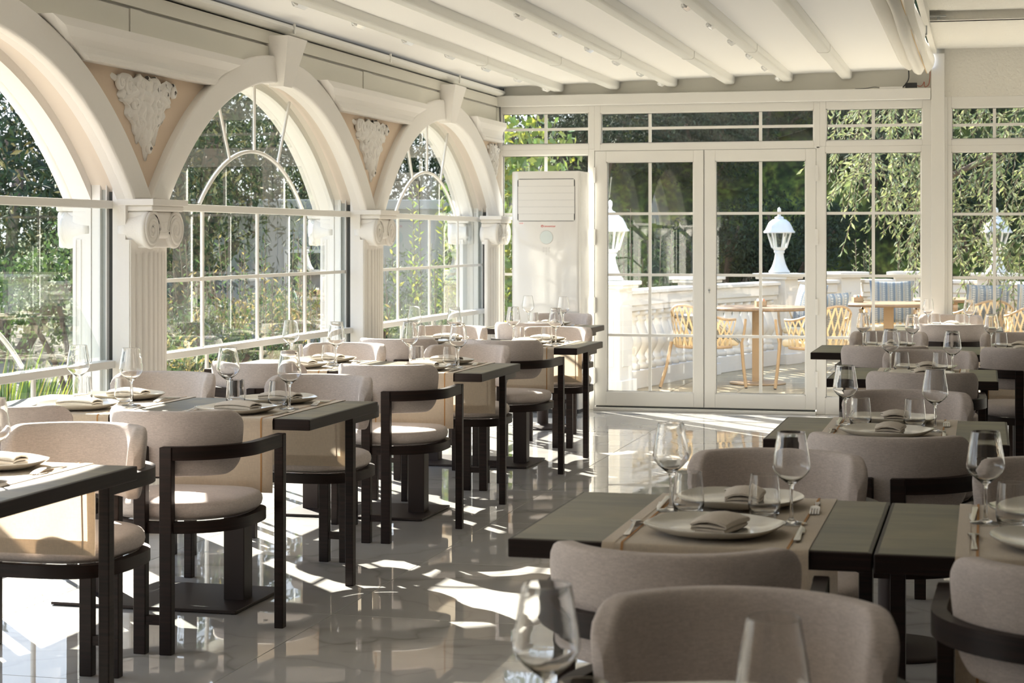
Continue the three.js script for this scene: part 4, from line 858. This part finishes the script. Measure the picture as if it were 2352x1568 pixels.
function caddy(X, D, label) {
  const t = thing('condiment_box', label, 'box', [X, 0.75, D], 0.4, 'condiment boxes');
  obj('box', [bx(-0.05, 0.05, 0, 0.006, -0.04, 0.04), bx(-0.05, -0.044, 0, 0.055, -0.04, 0.04), bx(0.044, 0.05, 0, 0.055, -0.04, 0.04), bx(-0.05, 0.05, 0, 0.055, -0.04, -0.034), bx(-0.05, 0.05, 0, 0.055, 0.034, 0.04)], M.tan, t);
  for (let k = 0; k < 5; k++) obj('sachet', [bx(-0.008, 0.008, 0.006, 0.075, -0.028, 0.028).rotateZ((k - 2) * 0.06).translate(-0.03 + k * 0.015, 0, 0)], [std({ color: lin(0.75, 0.75, 0.72), roughness: 0.7 }), std({ color: lin(0.15, 0.5, 0.55), roughness: 0.7 }), std({ color: lin(0.75, 0.2, 0.05), roughness: 0.7 })][(k * 2) % 3], t);
}
terraceTable(-2.13, 18.1, 'round terrace table on one column seen through the glass doors');
caddy(-2.10, 18.08, 'small box of sachets on the terrace table behind the doors');
terraceChair(-2.55, 17.42, -0.58, 'woven tan armchair seen through both door leaves, back towards the room');
terraceChair(-1.50, 17.42, 0.75, 'woven tan armchair behind the narrow frame beside the doors');
terraceTable(-0.95, 19.5, 'round terrace table behind the garden window next to the doors');
caddy(-1.27, 19.55, 'small box of sachets on the table behind the garden window');
terraceChair(-0.98, 20.55, Math.PI - 0.1, 'woven armchair holding the large upright striped cushion');
terraceChair(-1.75, 19.9, 2.3, 'woven armchair on the left of the second terrace table'.replace('on the left of', 'between balustrade and'));
terraceTable(-0.33, 21.1, 'round terrace table just past the corner post');
caddy(-0.40, 20.85, 'small box of sachets just past the corner post');
terraceChair(-0.02, 19.45, 0.4, 'woven tan armchair in the pane by the picture edge');
terraceChair(0.50, 18.85, 0.25, 'woven tan armchair partly cut by the picture edge');
pillow(-0.97, 0.72, 20.62, 0.1, -0.22, 'large blue striped cushion upright on the terrace chair');
pillow(-1.42, 0.69, 17.36, 0.75, 0.35, 'striped cushion rising above the woven chair beside the doors');
pillow(-1.80, 0.69, 19.98, -0.8, -0.25, 'striped cushion in the chair between balustrade and second table');
pillow(0.03, 0.72, 19.36, 0.4, 0.25, 'striped cushion in the woven chair by the picture edge');
pillow(0.53, 0.74, 18.76, 0.25, 0.25, 'pale striped cushion at the picture edge');
pillow(-2.52, 0.56, 17.45, -0.6, 1.0, 'patterned cushion lying in the woven chair behind the doors');

// ---- ground and hillside
function terrain(name, x0, x1, d0, d1, f, m, nx = 40, nd = 40) {
  const o = obj(name, [uvMetres(surf(nx, nd, (u, v) => { const x = x0 + (x1 - x0) * u, d = d0 + (d1 - d0) * v; return [x, f(x, d), -d]; }))], m);
  o.userData.kind = 'structure'; return o;
}
terrain('ground', -60, -4.35, -10, 70, (x, d) => -0.18 + 0.10 * Math.sin(x * 0.5) * Math.sin(d * 0.4) + Math.max(0, -x - 16) * 0.06, M.gravel, 50, 60);
const hillY = (x, d) => { const r = Math.max(0, Math.min(1, (x + 8.6) / 3)); return -0.4 + Math.max(0, d - 24) * 0.06 + r * r * (3 - 2 * r) * Math.min(11, Math.max(0, d - 25.2) * 0.92) + 0.25 * Math.sin(x * 0.9 + d * 0.5); };
terrain('hill', -30, 40, 23.5, 70, hillY, M.earth, 120, 80);
{ const o = obj('path', [uvMetres(surf(30, 2, (u, v) => { const x = -3.4 + u * 4.2, dd = 28.6 + 0.6 * u + v * 0.5; return [x, hillY(x, 28.6 + 0.6 * u) + 0.12 + v * 0.06, -dd]; }))], M.terraceStone); o.userData.kind = 'structure'; }

// ---- plants
const leafG = (() => { const g = new THREE.BufferGeometry(); g.setAttribute('position', new THREE.Float32BufferAttribute([0, 0, 0, 0.5, 0.16, 0.06, 0.5, 0, 0, 0.5, 0, 0, 0.5, 0.16, 0.06, 1, 0, 0.02, 0, 0, 0, 0.5, 0, 0, 0.5, -0.16, 0.06, 0.5, 0, 0, 1, 0, 0.02, 0.5, -0.16, 0.06], 3)); g.computeVertexNormals(); g.setAttribute('uv', new THREE.Float32BufferAttribute(new Float32Array(24), 2)); return g; })();
const broadG = (() => { const g = leafG.clone(); g.scale(1, 1.9, 1); return g; })();
const dummy = new THREE.Object3D(), tmpC = new THREE.Color();
function leaves(parent, geo, list, tones, mat = M.leaf) {
  const m = new THREE.InstancedMesh(geo, mat, list.length);
  m.name = 'foliage'; m.userData.kind = 'stuff'; m.castShadow = m.receiveShadow = true;
  list.forEach((l, i) => {
    dummy.position.set(...l.p); dummy.scale.setScalar(l.s);
    if (l.d) { dummy.up.set(0, 1, 0); dummy.quaternion.setFromUnitVectors(new THREE.Vector3(1, 0, 0), l.d); dummy.rotateX(l.r ?? rnd() * 6.28); } else dummy.rotation.set(rnd() * 6.28, rnd() * 6.28, rnd() * 6.28);
    dummy.updateMatrix(); m.setMatrixAt(i, dummy.matrix);
    const a = tones[Math.floor(rnd() * tones.length)], k = rr(0.75, 1.2);
    m.setColorAt(i, tmpC.setRGB(a[0] * k, a[1] * k, a[2] * k));
  });
  parent.add(m); return m;
}
const TONE = {
  dark: [[0.022, 0.045, 0.016], [0.032, 0.062, 0.02], [0.042, 0.072, 0.022], [0.016, 0.033, 0.013]],
  hill: [[0.014, 0.028, 0.012], [0.020, 0.038, 0.014], [0.026, 0.044, 0.015], [0.010, 0.020, 0.009], [0.034, 0.046, 0.018]],
  mid: [[0.065, 0.115, 0.032], [0.09, 0.145, 0.036], [0.05, 0.09, 0.028]],
  bright: [[0.32, 0.38, 0.055], [0.24, 0.33, 0.05], [0.42, 0.42, 0.06], [0.16, 0.26, 0.05]],
  olive: [[0.20, 0.24, 0.09], [0.27, 0.30, 0.12], [0.14, 0.185, 0.075], [0.33, 0.35, 0.18], [0.10, 0.14, 0.06]],
  gold: [[0.34, 0.27, 0.09], [0.26, 0.22, 0.08]],
};
function bush(X, D, y0, rx, ry, n, size, tones, label, o = {}) {
  const t = thing(o.name ?? 'bush', label, o.cat ?? 'bush', [X, y0, D], 0, o.group ?? 'shrubs in the garden');
  const lob = []; for (let k = 0; k < (o.lobes ?? 9); k++) { const a = rnd() * 6.28, e = Math.acos(rr(-0.6, 1)); lob.push([rx * 0.62 * Math.sin(e) * Math.cos(a), ry * (1 + 0.62 * Math.cos(e)), rx * 0.62 * Math.sin(e) * Math.sin(a), rr(0.34, 0.56)]); }
  const list = [];
  for (let k = 0; k < n; k++) {
    const l = lob[k % lob.length], a = rnd() * 6.28, c = rr(-1, 1), s = Math.sqrt(1 - c * c), q = l[3] * Math.pow(rnd(), 0.28);
    list.push({ p: [l[0] + rx * q * s * Math.cos(a), l[1] + ry * q * c, l[2] + rx * q * s * Math.sin(a)], s: size * rr(0.6, 1.3) });
  }
  leaves(t, o.geo ?? leafG, list, tones, o.mat);
  const wood = [];
  for (const l of lob.slice(0, 7)) wood.push(tube([new THREE.Vector3(0, -0.2, 0), new THREE.Vector3(l[0] * 0.35, l[1] * 0.45, l[2] * 0.35), new THREE.Vector3(l[0], l[1], l[2])], o.stem ?? 0.025, 10, 6));
  obj(o.cat === 'tree' ? 'trunk' : 'stems', wood, M.bark, t);
  return t;
}
function sprays(X, D, y0, n, h, tones, label, o = {}) {   // upright leafy shoots
  const t = thing(o.name ?? 'leafy_plant', label, 'plant', [X, y0, D], 0, o.group ?? 'leafy shoots outside the arcade');
  const list = [], stems = [];
  for (let k = 0; k < n; k++) {
    const a = rnd() * 6.28, r = (o.spread ?? 0.5) * Math.sqrt(rnd()), hh = h * rr(0.6, 1.1), lean = rr(0.05, 0.25);
    const b = new THREE.Vector3(r * Math.cos(a), 0, r * Math.sin(a)), e = new THREE.Vector3(b.x * (1 + lean), hh, b.z * (1 + lean));
    stems.push(tube([b, b.clone().lerp(e, 0.5).add(new THREE.Vector3(rr(-0.03, 0.03), 0, rr(-0.03, 0.03))), e], 0.004, 6, 4));
    const m = Math.round(hh / (o.step ?? 0.035));
    for (let q = 2; q < m; q++) { const p = b.clone().lerp(e, q / m), an = q * 2.4 + k; list.push({ p: [p.x, p.y, p.z], s: (o.size ?? 0.07) * rr(0.7, 1.2), d: new THREE.Vector3(Math.cos(an), 0.7, Math.sin(an)).normalize() }); }
  }
  leaves(t, leafG, list, tones); obj('stems', stems, M.bark, t);
  return t;
}
function grassTuft(X, D, y0, n, h, tones, label) {
  const t = thing('grass_tuft', label, 'grass', [X, y0, D], 0, 'grass tufts outside the arcade'), list = [];
  for (let k = 0; k < n; k++) { const a = rnd() * 6.28, r = 0.28 * Math.sqrt(rnd()); list.push({ p: [r * Math.cos(a), 0, r * Math.sin(a)], s: h * rr(0.6, 1.1), d: new THREE.Vector3(0.35 * Math.cos(a) + rr(-0.12, 0.12), 1, 0.35 * Math.sin(a) + rr(-0.12, 0.12)).normalize() }); }
  const g = leafG.clone(); g.scale(1, 0.12, 0.5); leaves(t, g, list, tones);
  return t;
}
// olive tree beside the terrace: drooping sprays of narrow leaves
{
  const t = thing('olive_tree', 'olive tree with drooping grey green sprays behind the garden windows', 'tree', [0.45, 0, 19.6]);
  obj('trunk', [tube([new THREE.Vector3(0.9, 0, -3.4), new THREE.Vector3(0.8, 1.2, -3.1), new THREE.Vector3(0.6, 2.4, -2.6)], 0.13, 16, 10)], M.bark, t);
  const list = [], twigs = [];
  const spray = (x, y, z, dir, len) => {
    const p0 = new THREE.Vector3(x, y, z), p1 = p0.clone().addScaledVector(dir, len * 0.5).add(new THREE.Vector3(0, -0.08 * len, 0)), p2 = p0.clone().addScaledVector(dir, len * 0.8).add(new THREE.Vector3(rr(-0.1, 0.1), -len * 0.55, rr(-0.1, 0.1)));
    const c = new THREE.CatmullRomCurve3([p0, p1, p2]); twigs.push(new THREE.TubeGeometry(c, 8, 0.0035, 4));
    const n = Math.round(len / 0.022);
    for (let k = 1; k <= n; k++) { const q = c.getPoint(k / n), tg = c.getTangent(k / n), a = k * 1.57 + x * 9; const sd = new THREE.Vector3(Math.cos(a), rr(-0.2, 0.3), Math.sin(a)); list.push({ p: [q.x, q.y, q.z], s: rr(0.045, 0.095), d: tg.clone().multiplyScalar(0.9).add(sd.multiplyScalar(0.75)).normalize() }); }
  };
  for (let k = 0; k < 760; k++) {
    const u = rnd(), x = -1.75 + 5.0 * u + rr(-0.1, 0.1), lowest = x < -1.35 ? 1.95 : x < -0.9 ? 1.5 : x < -0.2 ? 1.05 : x < 0.35 ? 1.15 : 1.35, y = rr(lowest, 3.3), z = rr(-1.0, 0.9);
    spray(x, y, z, new THREE.Vector3(rr(-0.9, 0.5), rr(-0.6, 0.25), rr(-0.5, 0.5)).normalize(), rr(0.35, 0.75));
  }
  for (const [x0, y0, x1, y1] of [[1.3, 2.4, -1.5, 3.0], [1.3, 2.5, -0.9, 2.0], [1.3, 2.4, 0.2, 3.2], [1.3, 2.3, 2.6, 2.6]]) twigs.push(tube([new THREE.Vector3(x0, y0, -2.0), new THREE.Vector3((x0 + x1) / 2, (y0 + y1) / 2 + 0.25, -0.8), new THREE.Vector3(x1, y1, 0)], 0.03, 14, 6));
  leaves(t, leafG, list, TONE.olive); obj('branches', twigs, M.bark, t);
}
// hillside shrubs and trees behind the terrace
const hills = [[-9.6, 33, 2.4, 2.2, 'behind the yellow tree, far back'], [-7.3, 36, 2.4, 2.0, 'behind the pine trunk'], [-5.6, 27.4, 1.5, 1.0, 'above the first lantern'], [-4.8, 30.0, 1.6, 1.1, 'high up behind the first lantern'], [-4.1, 27.9, 1.3, 0.9, 'filling the upper door panes'], [-2.7, 26.6, 1.2, 0.8, 'beside the middle lantern'], [-3.2, 30.2, 1.6, 1.1, 'in the light over the doors'], [-1.6, 27.6, 1.3, 0.9, 'behind the olive sprays on the door side'], [-0.2, 26.8, 1.3, 0.9, 'behind the olive tree'], [1.2, 27.4, 1.5, 1.0, 'at the picture edge behind the olive tree'], [0.2, 29.4, 1.6, 1.1, 'high up behind the olive tree'], [-1.5, 30.0, 1.6, 1.1, 'near the top of the slope over the olive'], [-5.4, 25.0, 0.9, 0.55, 'low behind the first balustrade'], [-4.0, 25.4, 1.0, 0.5, 'low behind the door balustrade'], [-2.0, 25.0, 0.9, 0.45, 'low behind the middle pedestals'], [0.6, 25.0, 1.1, 0.5, 'low behind the olive tree'], [-3.6, 26.4, 1.1, 0.75, 'between the two door lanterns'], [-4.9, 28.8, 1.3, 0.85, 'over the reflections in the door'], [-3.3, 28.9, 1.3, 0.85, 'above the middle lantern'], [-2.3, 28.6, 1.2, 0.8, 'beside the door hinge panes'], [-0.8, 28.4, 1.3, 0.85, 'between the olive sprays'], [-6.6, 28.6, 1.2, 0.8, 'beside the air conditioner pane']];
hills.forEach(([x, d, rx, ry, w], k) => bush(x, d, hillY(x, d) - 0.35 * ry, rx, ry, rx > 1.2 ? 9000 : 5000, 0.085, TONE.hill.concat(k % 3 === 0 ? TONE.dark.slice(1, 3) : []), 'dark green hillside shrub ' + w, { group: 'shrubs on the hillside', mat: M.hillLeaf }));
bush(-6.1, 24.2, -0.2, 1.0, 1.75, 3200, 0.15, TONE.bright, 'bright yellow green tree rising behind the air conditioner', { name: 'young_tree', cat: 'tree', geo: broadG, group: 'garden trees', lobes: 14 });
sprays(-4.35, 19.0, -0.1, 30, 1.75, TONE.mid.concat(TONE.bright.slice(1, 2)), 'tall leafy shrub beside the pane behind air conditioner', { spread: 0.35, size: 0.07, group: 'leafy shoots by the terrace' });
sprays(-3.75, 20.4, -0.1, 26, 1.7, TONE.mid, 'leafy shoots rising behind the first lantern', { spread: 0.5, size: 0.06, group: 'leafy shoots by the terrace' });
sprays(-1.25, 23.6, -0.1, 18, 1.5, TONE.olive, 'leafy shoots beside the middle lantern', { spread: 0.5, size: 0.06, group: 'leafy shoots by the terrace' });
{ // pine by the corner: bent trunk against the sky
  const t = thing('pine_tree', 'bare leaning pine trunk against the sky beside the yellow tree', 'tree', [-7.6, 0, 31]);
  obj('trunk', [tube([new THREE.Vector3(-0.6, 0, 0), new THREE.Vector3(-0.2, 2.4, 0), new THREE.Vector3(0.5, 4, 0), new THREE.Vector3(0.8, 6.5, 0)], 0.14, 20, 8), tube([new THREE.Vector3(-0.1, 2.8, 0), new THREE.Vector3(-0.7, 4, 0.3), new THREE.Vector3(-1.5, 5, 0.3)], 0.06, 12, 6)], M.bark, t);
  const list = []; for (let k = 0; k < 2200; k++) { const c = k % 9, cx = [-1.6, -1, 0.2, 0.9, 1.6, -0.4, 1.2, 0.5, -2.0][c], cy = [5, 4.5, 5.5, 5, 4.4, 6.2, 3.4, 6.6, 4.2][c]; list.push({ p: [cx + rr(-0.6, 0.6), cy + rr(-0.45, 0.45), rr(-0.8, 0.8)], s: rr(0.12, 0.26) }); }
  const g = leafG.clone(); g.scale(1, 0.4, 1); leaves(t, g, list, TONE.dark.concat(TONE.mid.slice(2)));
}
// ---- garden outside the arcade
const side = [[-12.2, 21.5, 2.9, 2.0, 'closest, in the first arch'], [-15.5, 25, 3.2, 2.3, 'at the picture edge'], [-10.6, 23.5, 2.2, 2.2, 'between first and second arch'], [-13.4, 32, 3.0, 2.6, 'far back in the second arch'], [-11.8, 34.5, 2.4, 2.3, 'behind the garden house gable'], [-14.5, 37, 3.5, 2.9, 'far behind the garden house'], [-18.5, 31, 3.6, 2.7, 'far back in the first arch'], [-11.2, 38, 3, 2.6, 'far back in the third arch'], [-19, 40, 4.2, 3.2, 'furthest of all']];
side.forEach(([x, d, rx, ry, w], k) => bush(x, d, -0.3, rx, ry, 6500, 0.15, TONE.hill.concat(TONE.dark, TONE.gold.slice(1)), 'dark evergreen tree beyond the arches, ' + w, { name: 'evergreen_tree', cat: 'tree', stem: 0.09, group: 'trees beyond the arches', lobes: 12, mat: M.hillLeaf }));
bush(-7.9, 15.2, -0.2, 0.85, 0.95, 4500, 0.06, TONE.mid, 'light green bush behind the first arched window', { geo: broadG });
bush(-6.9, 17.6, -0.25, 0.9, 0.62, 3200, 0.075, TONE.mid.concat(TONE.gold.slice(0, 1)), 'low glossy shrub behind the second arched window', {});
bush(-6.2, 14.4, -0.25, 0.75, 0.60, 3000, 0.07, TONE.mid.concat(TONE.dark), 'low shrub with sprigs under the second arched window', {});
bush(-5.7, 12.6, -0.25, 0.6, 0.48, 2600, 0.065, TONE.mid.concat(TONE.gold), 'low sunlit shrub nearest to the second arched window', {});
bush(-6.5, 20.8, -0.25, 0.9, 0.75, 2600, 0.08, TONE.mid, 'round shrub behind the third arched window', {});
bush(-5.6, 17.6, -0.25, 0.6, 0.55, 2200, 0.07, TONE.mid.concat(TONE.olive), 'low shrub under the third arched window', {});
sprays(-6.0, 15.2, -0.2, 40, 1.5, TONE.mid.concat(TONE.gold.slice(0, 1)), 'upright leafy shoots behind the second arched window', { spread: 0.9, size: 0.06 });
sprays(-6.7, 16.4, -0.2, 34, 1.55, TONE.mid, 'taller leafy shoots further behind the second arched window', { spread: 0.9, size: 0.06 });
sprays(-5.75, 19.2, -0.2, 16, 2.05, TONE.bright, 'tall yellow green shoots behind the third arched window', { spread: 0.5, size: 0.09 });
sprays(-5.2, 17.2, -0.2, 22, 1.35, TONE.mid, 'leafy shoots close under the third arched window', { spread: 0.5, size: 0.07 });
[[-5.3, 9.3], [-5.7, 9.9], [-5.9, 10.2], [-6.0, 10.6], [-6.4, 11.2], [-6.7, 11.6]].forEach(([x, d], k) => grassTuft(x, d, -0.22, 120, rr(0.7, 1.0), TONE.mid.concat(TONE.bright.slice(0, 2), TONE.gold.slice(0, 1)), 'tuft of tall sunlit grass, ' + ['closest to', 'second behind', 'third behind', 'fourth behind', 'furthest behind', 'last beside'][k] + ' the first arched window'));
bush(-8.9, 25.2, 2.4, 2.9, 1.9, 3600, 0.19, TONE.dark.concat(TONE.mid), 'tall shade tree over the terrace beyond the third arch', { name: 'shade_tree', cat: 'tree', stem: 0.08, group: 'garden trees', lobes: 13 });
// a low grey rendered house in the shade of the trees
{
  const t = thing('garden_house', 'grey rendered garden house in shade beyond the second arch', 'building', [-10.9, -0.2, 27.6], 0.35);
  obj('wall', [bx(-2.6, 2.6, 0, 2.05, -1.5, 1.5)], M.render, t);
  obj('roof', [bx(-2.8, 2.8, 2.05, 2.2, -1.7, 1.7, 0.02)], M.render, t);
  for (const x of [-1.3, 0.7]) { const w = obj('window', [bx(x - 0.5, x + 0.5, 0.7, 1.45, -1.53, -1.49)], M.alu, t); obj('pane', [bx(x - 0.45, x + 0.45, 0.75, 1.40, -1.54, -1.52)], M.darkPane, w); }
  obj('door', [bx(1.5, 2.2, 0, 1.8, -1.53, -1.49)], M.aluGrey, t);
}
renderer.render(scene, camera);
